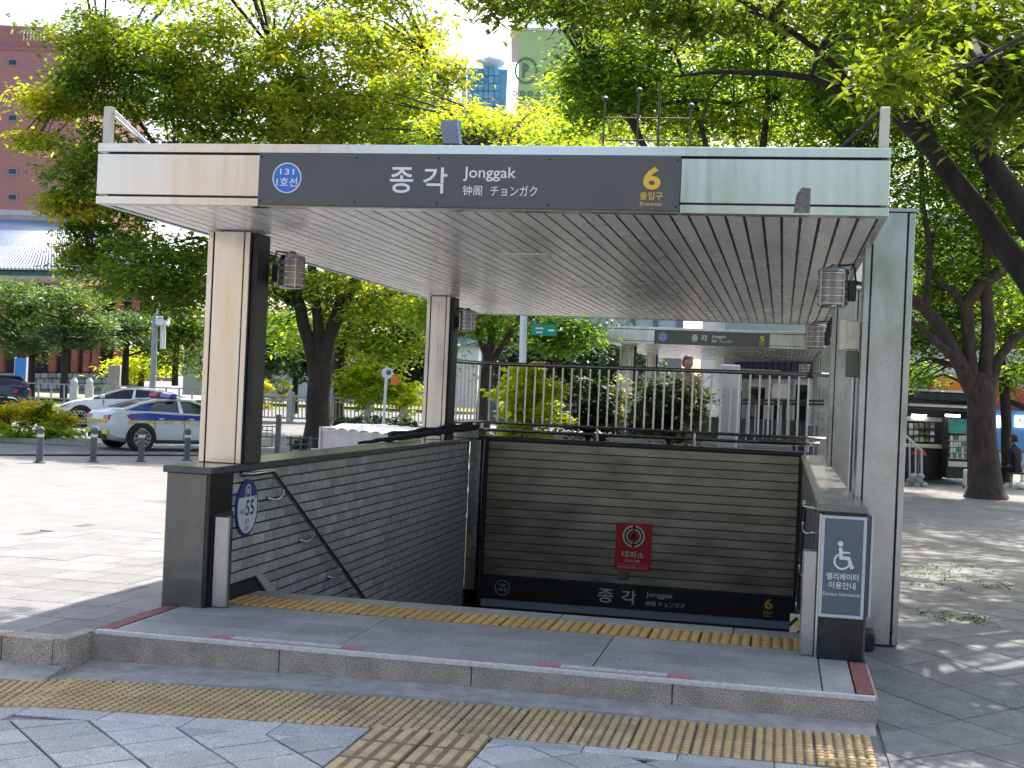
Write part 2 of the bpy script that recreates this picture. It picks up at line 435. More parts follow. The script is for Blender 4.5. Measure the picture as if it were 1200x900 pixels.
class Plate:
    """flat print on a plane: origin o, unit axes u, v; every mark is a thin raised sheet"""
    k = 0
    def __init__(s, o, u, v): s.o = Vector(o); s.u = Vector(u).normalized(); s.v = Vector(v).normalized(); s.n = s.u.cross(s.v)
    def at(s, x, y, h=0.0): return s.o+s.u*x+s.v*y+s.n*h
    def poly(s, mb, pts, h0, h1, mi=0):
        Plate.k = (Plate.k+1) % 9; h1 = h1+Plate.k*0.00011
        return mb.hull([s.at(x, y, h0) for x, y in pts], [s.at(x, y, h1) for x, y in pts], mi)
    def disc(s, mb, x, y, r, h0, h1, mi=0, n=32, ry=None):
        ry = ry or r
        return s.poly(mb, [(x+r*cos(2*pi*k/n), y+ry*sin(2*pi*k/n)) for k in range(n)], h0, h1, mi)
    def arc(s, mb, x, y, r0, r1, a0, a1, h0, h1, mi=0, n=24, sy=1.0):
        for k in range(n):
            t0 = a0+(a1-a0)*k/n; t1 = a0+(a1-a0)*(k+1)/n
            s.poly(mb, [(x+r0*cos(t0), y+sy*r0*sin(t0)), (x+r1*cos(t0), y+sy*r1*sin(t0)), (x+r1*cos(t1), y+sy*r1*sin(t1)), (x+r0*cos(t1), y+sy*r0*sin(t1))], h0, h1, mi)
    def stroke(s, mb, pts, w_, h0, h1, mi=0):
        for (a, b) in zip(pts[:-1], pts[1:]):
            d = Vector((b[0]-a[0], b[1]-a[1])); d.normalize(); q = Vector((-d.y, d.x))*w_/2; e = d*w_*0.3
            s.poly(mb, [(a[0]-e.x+q.x, a[1]-e.y+q.y), (a[0]-e.x-q.x, a[1]-e.y-q.y), (b[0]+e.x-q.x, b[1]+e.y-q.y), (b[0]+e.x+q.x, b[1]+e.y+q.y)], h0, h1, mi)
    def text(s, mb, body, x0, x1, y0, y1, h, bold=0.0, mi=0):
        vs, fs = glyphs(body, bold)
        a = np.array(vs); mn = a.min(0); mx = a.max(0)
        if x1 is None: sx = (y1-y0)/(mx[1]-mn[1])
        else: sx = (x1-x0)/(mx[0]-mn[0])
        sy = (y1-y0)/(mx[1]-mn[1])
        mb.add([s.at(x0+(p[0]-mn[0])*sx, y0+(p[1]-mn[1])*sy, h) for p in a], fs, mi)
_G = {}
def glyphs(body, bold):
    if (body, bold) in _G: return _G[(body, bold)]
    c = bpy.data.curves.new('lettering', 'FONT'); c.body = body; c.offset = bold; c.resolution_u = 3
    o = bpy.data.objects.new('lettering', c); COL.objects.link(o)
    bpy.context.view_layer.update()
    e = o.evaluated_get(bpy.context.evaluated_depsgraph_get()); me = e.to_mesh()
    r = ([(v.co.x, v.co.y) for v in me.vertices], [tuple(p.vertices) for p in me.polygons])
    e.to_mesh_clear(); bpy.data.objects.remove(o); bpy.data.curves.remove(c)
    _G[(body, bold)] = r
    return r
def clip(poly, region):
    """convex clip of poly by convex ccw region"""
    out = poly
    for i in range(len(region)):
        a = region[i]; b = region[(i+1) % len(region)]
        ex, ey = b[0]-a[0], b[1]-a[1]
        side = lambda p: ex*(p[1]-a[1])-ey*(p[0]-a[0])
        inp = out; out = []
        for k in range(len(inp)):
            p = inp[k]; q = inp[(k+1) % len(inp)]; sp, sq = side(p), side(q)
            if sp >= 0: out.append(p)
            if (sp >= 0) != (sq >= 0):
                t = sp/(sp-sq); out.append((p[0]+t*(q[0]-p[0]), p[1]+t*(q[1]-p[1])))
        if len(out) < 3: return []
    return out
def area(p): return 0.5*sum(p[i][0]*p[(i+1) % len(p)][1]-p[(i+1) % len(p)][0]*p[i][1] for i in range(len(p)))

# ------------------------------------------------------------------ ground
def sstep(a, b, x):
    t = min(1, max(0, (x-a)/(b-a))); return t*t*(3-2*t)
def z_back(x, y):
    wl = sstep(4, -2, x) if x > -2 else 1.0
    wl = 1-sstep(-2, 4, x)
    return -0.02-(wl*0.0115+(1-wl)*0.004)*min(max(y, 0), 19)
def z_front(x, y): return -0.17-0.05*min(1.5, max(0, (2.4-x)/2.4))
def z_right(x, y):
    t = sstep(-1.1, 1.1, y); return (1-t)*-0.17+t*z_back(x, y)
ZD = 0.014
gm = MB()
def patch(xs, ys, zf, mi):
    vs = [(x, y, zf(x, y)-ZD) for y in ys for x in xs]; n = len(xs)
    fs = [(j*n+i, j*n+i+1, (j+1)*n+i+1, (j+1)*n+i) for j in range(len(ys)-1) for i in range(n-1)]
    gm.add(vs, fs, mi)
def rng(a, b, n): return [a+(b-a)*i/n for i in range(n+1)]
ysb = rng(-1.32, 5, 8)+rng(6, 20, 7)+[25, 30, 40, 60, 100, 200, 600, 1500]
patch([-1500, -400, -120, -60, -40, -30, -22]+rng(-16, 0.03, 12), ysb, z_back, 0)
patch([0.03, 1.2, 2.4, 3.6, 4.87], rng(8.35, 20, 6)+[25, 30, 40, 60, 100, 200, 600, 1500], z_back, 0)
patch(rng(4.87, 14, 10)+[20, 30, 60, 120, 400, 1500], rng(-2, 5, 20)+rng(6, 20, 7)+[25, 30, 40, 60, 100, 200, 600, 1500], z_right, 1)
patch([-1500, -300, -60, -20]+rng(-8, 4.87, 12), [-1500, -300, -60, -25]+rng(-12, -1.32, 8), z_front, 0)
patch(rng(0.03, 4.87, 6), [-1.32, -0.99], z_front, 0)
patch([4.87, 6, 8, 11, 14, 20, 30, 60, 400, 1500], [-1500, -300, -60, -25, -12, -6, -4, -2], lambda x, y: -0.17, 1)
ground = tag(gm.build('ground', ['plaza', 'plaza_dark']), 'pale concrete ground of the station plaza', kind='structure')

# kerb on the left where the plaza steps down
kb = tag(MB().box(-12, 0.03, -1.335, -1.2, -0.30, -0.036).build('kerb', 'kerbstone'), 'granite kerb at the left of the entrance step', kind='structure')
MB().box(-0.05, 0.036, -1.345, -0.975, -0.30, -0.008).build('kerb_return', 'kerbstone', kb)
x = -4.0
while x < -0.1:
    x1 = min(x+0.9, -0.052)
    MB().box(x+0.004, x1-0.004, -1.352, -1.18, -0.25, -0.016, c=0.006).build('kerb_stone', 'kerbstone', kb); x += 0.9
# road beyond the bollards
road = MB()
rp = [pxz(-400, 535, -0.2), pxz(335, 531, -0.2), pxz(500, 505, -0.2), pxz(520, 486, -0.2), pxz(300, 480, -0.2), pxz(-500, 474, -0.2)]
road.add([(p.x, p.y, z_back(p.x, p.y)-ZD+0.012) for p in rp], [tuple(range(6))])
tag(road.build('road', 'asphalt'), 'sunlit grey road behind the bollards', kind='structure')
lw = MB()
lp = [pxz(-300, 474, -0.2), pxz(300, 479, -0.2), pxz(520, 484, -0.2), pxz(700, 492, -0.2), pxz(720, 480, -0.2), pxz(-400, 452, -0.2)]
lw.add([(p.x, p.y, z_back(p.x, p.y)-ZD+0.02) for p in lp], [tuple(range(6))])
tag(lw.build('lawn', 'lawn'), 'sunlit lawn in the park beyond the road', kind='structure')

def paving(name, label, bounds, region, ang, su, sv, zf, matn, gap, base_mat, brickwise=False, th=0.05, skip=None, inset=0.004):
    st = MB()
    ys_ = [p[1] for p in region]; y = min(ys_); xa, xb = min(p[0] for p in region), max(p[0] for p in region)
    while y < max(ys_):
        q = clip(region, [(xa-1, y), (xb+1, y), (xb+1, y+0.3), (xa-1, y+0.3)]); y += 0.3
        if len(q) > 2: st.prism(q, -0.06-th, -0.011, 0, 0, zf)
    base = tag(st.build(name, base_mat), label, kind='structure')
    ca, sa = cos(ang), sin(ang); n = 0
    i0, i1, j0, j1 = bounds
    for j in range(j0, j1):
        for i in range(i0, i1):
            o = (0.5*su if (brickwise and j % 2) else 0)
            u0, u1, v0, v1 = i*su+o+gap, (i+1)*su+o-gap, j*sv+gap, (j+1)*sv-gap
            q = [(u0, v0), (u1, v0), (u1, v1), (u0, v1)]
            cx0, cy0 = region[0]
            q = [(cx0+a*ca-b*sa, cy0+a*sa+b*ca) for a, b in q]
            q = clip(q, region)
            if len(q) < 3 or area(q) < 0.004: continue
            if skip and skip(q): continue
            dz = RND.uniform(-0.0015, 0.0015); n += 1
            MB().prism(q, -th, dz, inset, 0, zf).build('paving_tile', matn, base)
    return base
# front low pavement, left of the guide strip: 45 degree tiles inside a plain border
paving('front_pavement_left', 'blue grey diagonal paving in front of the step, left of the guide strip', (-16, 16, -22, 22), [(-1.2, -3.9), (2.22, -3.9), (2.22, -2.33), (0.75, -2.33), (-1.2, -2.86)], radians(45), 0.355, 0.275, z_front, 'tile_blue', 0.006, 'joint')
paving('front_pavement_right', 'blue grey diagonal paving in front of the step, right of the guide strip', (-14, 16, -24, 24), [(2.87, -3.4), (4.80, -3.4), (4.80, -2.13), (2.87, -2.13)], radians(45), 0.355, 0.275, z_front, 'tile_blue', 0.006, 'joint')
bd = tag(MB().prism([(0.1, -2.325), (2.22, -2.325), (2.22, -2.0), (0.1, -2.0)], -0.09, -0.012, 0, 0, z_front).build('border_pavement', 'joint'), 'plain border paving beside the tactile band', kind='structure')
for k in range(4):
    MB().prism([(0.3+k*0.48+0.004, -2.322), (0.3+(k+1)*0.48-0.004, -2.322), (0.3+(k+1)*0.48-0.004, -2.015), (0.3+k*0.48+0.004, -2.015)], -0.05, 0, 0.004, 0, z_front).build('paving_tile', 'tile_blue', bd)
MB().prism([(-1.2, -2.855), (0.296, -2.45), (0.296, -2.03), (-1.2, -2.42)], -0.05, -0.001, 0.004, 0, z_front).build('paving_tile', 'tile_blue', bd)
for k in range(4):
    MB().prism([(2.875+k*0.48, -2.125), (2.875+(k+1)*0.48-0.006, -2.125), (2.875+(k+1)*0.48-0.006, -1.965), (2.875+k*0.48, -1.965)], -0.05, 0, 0.004, 0, z_front).build('paving_tile', 'tile_blue', bd)
# right pavement
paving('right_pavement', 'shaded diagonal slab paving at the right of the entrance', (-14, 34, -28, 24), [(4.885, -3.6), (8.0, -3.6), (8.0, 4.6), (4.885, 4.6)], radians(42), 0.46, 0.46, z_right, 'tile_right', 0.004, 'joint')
# left pavement
paving('left_pavement', 'pale slab paving at the left of the entrance', (0, 12, 0, 20), [(-3.4, -1.17), (-0.02, -1.17), (-0.02, 5.0), (-3.4, 5.0)], 0.0, 0.38, 0.52, z_back, 'tile_left', 0.004, 'joint_pale', brickwise=True)

# ---------------- tactile paving
def dome_tile(wx, wy, nx, ny, mtn, ridge=False):
    m = MB(); m.box(-wx/2+0.0045, wx/2-0.0045, -wy/2+0.003, wy/2-0.003, -0.04, 0, c=0.003)
    for i in range(nx):
        for j in range(ny):
            cx = -wx/2+(i+0.5)*wx/nx; cy = -wy/2+(j+0.5)*wy/ny
            a, b = wx/nx*0.40, wy/ny*0.42
            q = [(cx-a, cy-b), (cx+a, cy-b), (cx+a, cy+b), (cx-a, cy+b)]
            n = 8; vs = []
            for (rr, zz) in ((0.94, -0.001), (0.84, 0.006), (0.5, 0.010)):
                for k in range(n): vs.append((cx+a*rr*cos(2*pi*(k+.5)/n)*1.08, cy+b*rr*sin(2*pi*(k+.5)/n)*1.08, zz))
            fs = [(r*n+k, r*n+(k+1) % n, (r+1)*n+(k+1) % n, (r+1)*n+k) for r in (0, 1) for k in range(n)]+[tuple(16+k for k in range(n))]
            m.add(vs, fs, 1)
    return m.mesh('tactile_tile', ['tactile_dirt', mtn] if 'amber' not in mtn else ['amber_dirt', mtn])
tb = MB(); tb.prism([(-1.6, -2.70), (0.32, -2.2), (0.32, -1.55), (-1.6, -1.95)], -0.09, -0.012, 0, 0, z_front)
tb.prism([(0.32, -2.0), (4.83, -1.95), (4.83, -1.24), (0.32, -1.56)], -0.09, -0.012, 0, 0, z_front)
tact = tag(tb.build('tactile_band', 'joint'), 'worn yellow tactile band in front of the entrance step', kind='structure')
T1m = dome_tile(0.312, 0.345, 6, 6, 'tactile'); T1g = dome_tile(0.312, 0.345, 6, 6, 'tactile_grey')
for k in range(15):
    x = 4.83-0.156-k*0.314
    ymid = -1.60-0.015*k
    for r in (0, 1):
        y = ymid+(r-0.5)*0.349
        o = inst(T1g if 4 <= k <= 9 and RND.random() < 0.75 else T1m, 'tactile_tile', tact, (x, y, z_front(x, y)+0.001*RND.random()), 0)
        o.rotation_euler = (0, -0.021 if x < 2.4 else 0, 0)
for k in range(6):
    a = radians(13)
    for r in (0, 1):
        c = Vector((0.12, -1.86, 0))-k*0.314*Vector((cos(a), sin(a), 0))+(r-0.5)*0.349*Vector((-sin(a), cos(a), 0))
        inst(T1m, 'tactile_tile', tact, (c.x, c.y, z_front(c.x, c.y)+0.001*RND.random()), a)
def bar_tile(wx, wy, n, mtn):
    m = MB(); m.box(-wx/2+0.0045, wx/2-0.0045, -wy/2+0.003, wy/2-0.003, -0.04, 0, c=0.003)
    for i in range(n):
        cx = -wx/2+(i+0.5)*wx/n; a = wx/n*0.30; b = wy/2-0.02
        vs = [(cx-a, -b, -0.001), (cx+a, -b, -0.001), (cx+a, b, -0.001), (cx-a, b, -0.001), (cx-a*.7, -b+.008, .007), (cx+a*.7, -b+.008, .007), (cx+a*.7, b-.008, .007), (cx-a*.7, b-.008, .007)]
        m.add(vs, [(0, 1, 5, 4), (1, 2, 6, 5), (2, 3, 7, 6), (3, 0, 4, 7), (4, 5, 6, 7)], 1)
    return m.mesh('guide_tile', ['tactile_dirt', mtn])
gs = tag(MB().prism([(2.225, -3.6), (2.868, -3.6), (2.868, -1.98), (2.225, -1.98)], -0.09, -0.012, 0, 0, z_front).build('guide_strip', 'joint'), 'faded tactile guide strip running to the camera', kind='structure')
GT = bar_tile(0.318, 0.318, 4, 'tactile_grey')
for r in range(5):
    for c in (0, 1):
        x = 2.387+c*0.32; y = -2.15-r*0.32
        o = inst(GT, 'guide_tile', gs, (x, y, z_front(x, y)+0.001), 0)

# ---------------- platform step
pb = MB(); pb.box(0.05, 4.85, -0.97, 0.90, -0.32, -0.012)
plat = tag(pb.build('entrance_platform', 'joint'), 'granite platform step in front of the stairs', kind='structure')
xs = [0.04, 1.62, 3.22, 4.57, 4.865]
rows = [(-0.99, -0.60), (-0.60, -0.20), (-0.20, 0.235), (0.655, 0.93)]
for ri, (y0, y1) in enumerate(rows):
    xx = xs if ri < 3 else [0.345, 1.5, 2.75, 4.0, 4.53]
    for a, b in zip(xx[:-1], xx[1:]):
        if ri == 2: pass
        aa = a+0.10 if (ri < 3 and a == xs[0]) else a
        bb = b-0.11 if (ri < 3 and b == xs[-1]) else b
        MB().box(aa+0.004, bb-0.004, y0+0.004, y1-0.004, -0.05, RND.uniform(-0.001, 0.001), c=0.004).build('paving_slab', 'slab', plat)
# front face stones with worn white nosing, red edge strips
fx = [0.03, 1.30, 2.52, 3.72, 4.87]
for a, b in zip(fx[:-1], fx[1:]):
    MB().box(a+0.003, b-0.003, -1.04, -0.985, -0.30, -0.006, c=0.006).build('kerb_stone', 'kerbstone', plat)
MB().box(4.80, 4.878, -0.983, -0.02, -0.26, -0.008, c=0.005).build('kerb_stone', 'kerbstone', plat)
ns = MB()
x = 0.06
while x < 4.84:
    x1 = min(4.86, x+RND.uniform(0.25, 0.6)); ns.box(x, x1, -1.043, -0.995+RND.uniform(-0.004, 0.004), -0.022, 0.0035, c=0.002); x = x1+0.001
ns.build('nosing_line', 'white_worn', plat)
MB().box(0.08, 3.9, -0.992, -0.965, -0.01, 0.0025).build('red_line', 'faded_pink', plat)
MB().box(0.042, 0.135, -0.98, -0.02, -0.03, 0.0022).build('red_strip', 'red_strip', plat)
MB().box(4.762, 4.86, -0.97, -0.03, -0.03, 0.0022).build('red_strip', 'red_strip', plat)
# adhesive notice bands on the platform edge
for (x0, x1) in ((0.80, 1.80), (2.90, 3.82)):
    b = MB(); P = Plate((x0, -0.955, 0.004), (1, 0, 0), (0, 1, 0)); L = x1-x0
    P.poly(b, [(0, 0), (0.14, 0), (0.14, 0.085), (0, 0.085)], -0.004, 0.0, 0)
    P.poly(b, [(L-0.14, 0), (L, 0), (L, 0.085), (L-0.14, 0.085)], -0.004, 0.0, 0)
    P.poly(b, [(0.142, 0), (L-0.142, 0), (L-0.142, 0.085), (0.142, 0.085)], -0.004, 0.0, 1)
    for k in range(7):      # illegible worn characters
        cx = 0.20+k*(L-0.4)/6
        for q in range(3):
            a = RND.uniform(-0.03, 0.03); c = RND.uniform(0.015, 0.07)
            P.stroke(b, [(cx+a, c), (cx+a+RND.uniform(-0.03, 0.03), min(0.075, max(0.01, c+RND.uniform(-0.03, 0.03))))], 0.006, -0.001, 0.0008, 0)
    b.build('notice_band', ['faded_pink', 'faded_white'], plat)
# mortar fillet at the foot of the step
mf = MB()
for x0, x1 in ((0.03, 1.1), (1.1, 2.3), (2.3, 3.6), (3.6, 4.86)):
    pr_ = lambda x: [(x, -1.035, z_front(x, 0)-0.03), (x, -1.035, z_front(x, 0)+0.028), (x, -1.10, z_front(x, 0)+0.016), (x, -1.24-0.06*(4.86-x)/4.8-0.20*max(0, (1.5-x)/1.5), z_front(x, 0)+0.003), (x, -1.25-0.06*(4.86-x)/4.8-0.2*max(0, (1.5-x)/1.5), z_front(x, 0)-0.03)]
    mf.hull(pr_(x0), pr_(x1))
mf.build('mortar_fillet', 'mortar', plat)
mf = MB(); pr_ = lambda x: [(x, -1.352, -0.25), (x, -1.352, -0.17), (x, -1.44, -0.19), (x, -1.62, -0.212), (x, -1.63, -0.25)]
mf.hull(pr_(-3), pr_(0.03)); mf.build('mortar_fillet', 'mortar', kb)
# amber tactile tiles at the stair head
AT = dome_tile(0.343, 0.41, 5, 6, 'tactile_amber')
for k in range(12):
    inst(AT, 'tactile_tile', plat, (0.345+0.172+k*0.3445+0.0, 0.445, 0.001))

# ---------------- stairwell
stairs = MB()
for k in range(26):
    stairs.box(0.345, 4.535, 0.931+k*0.30, 0.931+(k+1)*0.30+0.02, -0.16*(k+1)-0.6, -0.16*(k+1)+0.0)
tag(stairs.build('stairs', 'slab'), 'granite stairs going down behind the platform', kind='structure')
sw = MB(); sw.box(0.2, 4.7, 8.75, 8.85, -5.2, -0.1); sw.box(0.29, 0.345, 7.955, 8.75, -5, -0.98); sw.box(4.545, 4.60, 7.955, 8.75, -5, -0.98); sw.box(0.29, 0.344, 8.205, 8.75, -0.97, 0.9); sw.box(4.546, 4.6, 8.205, 8.75, -0.97, 0.9)
tag(sw.build('stairwell_wall', 'black'), 'dark concrete at the foot of the stairs', kind='structure')  # black colour stands for the darkness inside the stair opening

# ------------------------------------------------------------------ stair walls
BW = thing('brick_wall', (0.16, 4.0, -0.02), 'low grey brick stair wall with a dark stone coping, left of the stairs', 'wall')
MB().box(0.0, 0.314, 0.06, 8.0, -3.5, 0.949).build('core', 'black', BW)
cb = MB(); cb.box(-0.02, 0.352, -0.04, 8.06, 0.951, 1.0, c=0.006); cb.build('coping', 'granite_cap', BW)
MB().box(0.0, 0.30, 0.0, 0.055, -0.1, 0.948, c=0.004).build('pier_face', 'granite_polished', BW)
MB().box(0.302, 0.328, 0.002, 0.40, -0.05, 0.947, c=0.003).build('pier_side', 'granite_black', BW)
MB().box(-0.006, 0.006, 0.01, 7.9, -0.4, 0.947).build('outer_cladding', 'granite_dark', BW)
MB().box(0.345, 0.462, 0.06, 0.12, 0.0, 0.655, c=0.01).build('bumper_post', 'steel_old', BW)
MB().box(0.33, 0.344, 0.05, 0.40, 0.0, 0.66).build('bumper_plate', 'dark_metal', BW)
# bricks: the nearest 300 one by one, the rest joined
BL, BH = 0.218, 0.0835
bm_cache = {}
def brick_mesh(L, H, mtn='brick'):
    k = (round(L, 3), round(H, 3), mtn)
    if k not in bm_cache:
        m = MB(); m.box(-0.012, 0.0, -L/2, L/2, -H/2, H/2, c=0.0035); bm_cache[k] = m.mesh('brick', mtn)
    return bm_cache[k]
allb = []
row = 0; z = 0.949
while z > -1.7:
    zt, zb = z-0.012, z-BH
    y = 0.41-(BL*0.5 if row % 2 else 0)
    while y < 7.95:
        y0, y1 = max(y, 0.41)+0.0055, min(y+BL, 7.95)-0.0055
        y += BL
        if y1-y0 < 0.03: continue
        yc, zc = (y0+y1)/2, (zt+zb)/2
        if zc < -0.17*(yc-0.93)-0.15: continue
        if zc < 0.13:
            y0 = max(y0, 0.97+(0.128-zc)*1.62)
            if y1-y0 < 0.03: continue
            yc = (y0+y1)/2
        allb.append((yc, zc, y1-y0, zt-zb))
    z -= BH; row += 1
allb.sort(key=lambda b: b[0])
rest = MB()
for i, (yc, zc, L, H) in enumerate(allb):
    dx = RND.uniform(-0.0015, 0.0015)
    if i < 300:
        pale = RND.random() < 0.02
        inst(brick_mesh(L, H, 'brick_pale' if pale else 'brick'), 'brick', BW, (0.330+dx, yc, zc))
    else:
        rest.box(0.317, 0.330+dx, yc-L/2, yc+L/2, zc-H/2, zc+H/2)
tag(rest.build('far_bricks', 'brick', BW), kind='stuff')
nb = MB(); nb.hull([(0.317, 0.90, 0.128), (0.317, 1.02, 0.128), (0.317, 1.42, -0.10), (0.317, 1.24, -0.10)], [(0.334, 0.90, 0.128), (0.334, 1.02, 0.128), (0.334, 1.42, -0.10), (0.334, 1.24, -0.10)])
nb.build('slanted_trim', 'brick', BW)

RW = thing('steel_clad_wall', (4.7, 4.0, -0.02), 'low stair wall with black stone end and stone coping, right of the stairs', 'wall')
MB().box(4.562, 4.79, 0.06, 8.0, -3.5, 0.948).build('core', 'joint', RW)
MB().box(4.522, 4.838, -0.04, 0.78, 0.951, 1.0, c=0.006).build('coping', 'granite_brown', RW)
for a, b in ((0.783, 3.2), (3.205, 5.6), (5.605, 8.03)):
    MB().box(4.522, 4.795, a, b, 0.951, 0.9995, c=0.005).build('coping', 'granite_brown', RW)
MB().box(4.56, 4.845, 0.0, 0.055, -0.1, 0.949, c=0.004).build('pier_face', 'granite_black', RW)
MB().box(4.845, 4.857, 0.01, 0.74, -0.15, 0.946).build('outer_cladding', 'granite_dark', RW)
MB().box(4.447, 4.543, 0.05, 0.11, 0.0, 0.69, c=0.01).build('bumper_post', 'steel_old', RW)
MB().box(4.544, 4.558, 0.03, 0.40, 0.0, 0.93).build('bumper_plate', 'steel', RW)
y = 0.42; k = 0
while y < 7.9:
    MB().box(4.546, 4.560, y+0.003, min(y+0.33, 7.97)-0.003, -2.2, 0.946, c=0.004).build('steel_panel', 'steel_old', RW); y += 0.33

BK = thing('slatted_end_wall', (2.5, 8.1, -0.8), 'brown steel slatted wall closing the far end of the stairwell', 'wall')
SL = 0.1085; zz = 0.975
sm_ = MB(); sm_.hull([(-1.97, 0.0, 0), (-1.97, -0.018, 0.004), (-1.97, -0.013, SL-0.009), (-1.97, 0, SL-0.004)], [(1.97, 0.0, 0), (1.97, -0.018, 0.004), (1.97, -0.013, SL-0.009), (1.97, 0, SL-0.004)])
slatmesh = sm_.mesh('slat', 'slat_steel')
for k in range(16):
    inst(slatmesh, 'slat', BK, (2.535, 8.05+RND.uniform(-0.002, 0.002), zz-(k+1)*SL))
MB().box(0.345, 4.53, 8.054, 8.20, -0.90, 0.976).build('backing', 'black', BK)
MB().box(0.40, 4.56, 8.02, 8.24, 0.979, 1.03, c=0.006).build('top_frame', 'dark_metal', BK)
MB().box(0.50, 0.556, 8.0, 8.05, -1.5, 0.978).build('side_frame', 'dark_metal', BK)
MB().box(4.514, 4.542, 8.0, 8.05, -1.5, 0.978).build('side_frame', 'dark_metal', BK)
MB().box(0.352, 0.49, 7.88, 8.0, -0.96, 0.985, c=0.008).build('corner_post', 'steel_old', BK)
MB().box(0.10, 0.47, 7.80, 8.12, 1.001, 1.13, c=0.006).build('corner_block', 'steel_old', BK)
cbm = MB()
for dx, dy in ((0.0, 0.0), (0.012, 0.02)):
    cbm.tube([(0.515+dx, 7.97-dy, 0.99), (0.50+dx, 7.96-dy, 0.4), (0.512+dx, 7.96-dy, 0.0), (0.503+dx, 7.97-dy, -0.6)], 0.006, 6)
cbm.build('cable', 'rail_steel', BK, smooth=True)
for (bx, bz) in ((0.60, -0.72), (2.32, -0.70)):
    MB().box(bx, bx+0.13, 7.985, 8.02, bz, bz+0.10, c=0.01).build('bracket', 'slat_steel', BK)

LT = thing('lintel_sign', (2.53, 8.0, -1.07), 'black station sign board across the stairwell, below the slatted wall', 'sign')
MB().box(0.56, 4.512, 7.965, 8.045, -1.062, -0.765, c=0.004).build('panel', 'sign_black', LT)
MB().box(0.56, 4.512, 7.985, 8.03, -1.165, -1.067).build('glass_strip', 'glass_pale', LT)
MB().box(0.56, 4.512, 7.975, 8.045, -1.23, -1.17).build('lower_edge', 'black', LT)

def station_print(P, mbw, mby, h, sx=1.0):
    """the words of the station board; P origin at the board's lower left; widths for a 2.66 x 0.325 board"""
    P.text(mbw, '종', 0.868*sx, 1.018*sx, 0.085, 0.245, h, 0.012)
    P.text(mbw, '각', 1.082*sx, 1.235*sx, 0.085, 0.245, h, 0.012)
    P.text(mbw, 'Jonggak', 1.335*sx, 1.665*sx, 0.163, 0.252, h, 0.008)
    P.text(mbw, '钟阁', 1.335*sx, 1.462*sx, 0.075, 0.138, h, 0.004)
    P.text(mbw, 'チョンガク', 1.51*sx, 1.80*sx, 0.075, 0.138, h, 0.004)

st_w, st_y = MB(), MB()
P = Plate((0.56, 7.964, -1.062), (1, 0, 0), (0, 0, 1))
P.text(st_w, '종', 1.52, 1.72, 0.06, 0.235, 0.001, 0.012); P.text(st_w, '각', 1.82, 2.01, 0.06, 0.235, 0.001, 0.012)
P.text(st_w, 'Jonggak', 2.13, 2.47, 0.155, 0.235, 0.001, 0.006)
P.text(st_w, '钟阁 チョンガク', 2.13, 2.62, 0.06, 0.122, 0.001, 0.003)
P.arc(st_w, 0.28, 0.15, 0.092, 0.098, 0, 2*pi, 0, 0.001)
P.text(st_w, '131', 0.24, 0.32, 0.165, 0.20, 0.001, 0.004); P.text(st_w, '1호선', 0.215, 0.345, 0.105, 0.148, 0.001, 0.004)
P.text(st_y, '6', 3.60, 3.70, 0.13, 0.26, 0.001, 0.02)
P.text(st_y, '출입구', 3.59, 3.71, 0.065, 0.11, 0.001, 0.004); P.text(st_y, 'Entrance', 3.595, 3.705, 0.035, 0.055, 0.001, 0.004)
tag(st_w.build('lettering', 'white_dim', LT), kind='stuff'); tag(st_y.build('number', 'yellow', LT), kind='stuff')

# shelter notice on the slats
SH = thing('shelter_notice', (2.5, 8.02, -0.57), 'red shelter notice with round triangle emblem on the slatted wall', 'sign')
r_, w_, k_ = MB(), MB(), MB()
r_.box(2.272, 2.728, 8.008, 8.014, -0.585, 0.018)
P = Plate((2.5, 8.008, -0.585), (1, 0, 0), (0, 0, 1))
P.disc(k_, 0, 0.44, 0.135, 0, 0.0012, n=40)
for a0 in (0.3, 1.85, 3.45, 5.0):
    pass
P.arc(w_, 0, 0.44, 0.118, 0.140, radians(98), radians(262), 0.001, 0.0022); P.arc(w_, 0, 0.44, 0.118, 0.140, radians(-82), radians(82), 0.001, 0.0022)
P.arc(w_, 0, 0.44, 0.078, 0.096, radians(98), radians(262), 0.001, 0.0022); P.arc(w_, 0, 0.44, 0.078, 0.096, radians(-82), radians(82), 0.001, 0.0022)
P.disc(r_, 0, 0.44, 0.074, 0.001, 0.002)
P.poly(k_, [(-0.055, 0.405), (0.055, 0.405), (0, 0.505)], 0.002, 0.003)
P.text(w_, '대피소', -0.14, 0.14, 0.165, 0.25, 0.001, 0.012)
P.text(w_, 'SHELTER', -0.10, 0.10, 0.11, 0.142, 0.001, 0.006)
P.stroke(w_, [(-0.2, 0.08), (0.2, 0.08)], 0.003, 0, 0.001)
P.text(w_, '관계중앙부처, 종로구', -0.19, 0.19, 0.025, 0.06, 0.001, 0.0)
r_.build('panel', 'red', SH); tag(k_.build('emblem', 'black', SH), kind='stuff'); tag(w_.build('lettering', 'cream', SH), kind='stuff')

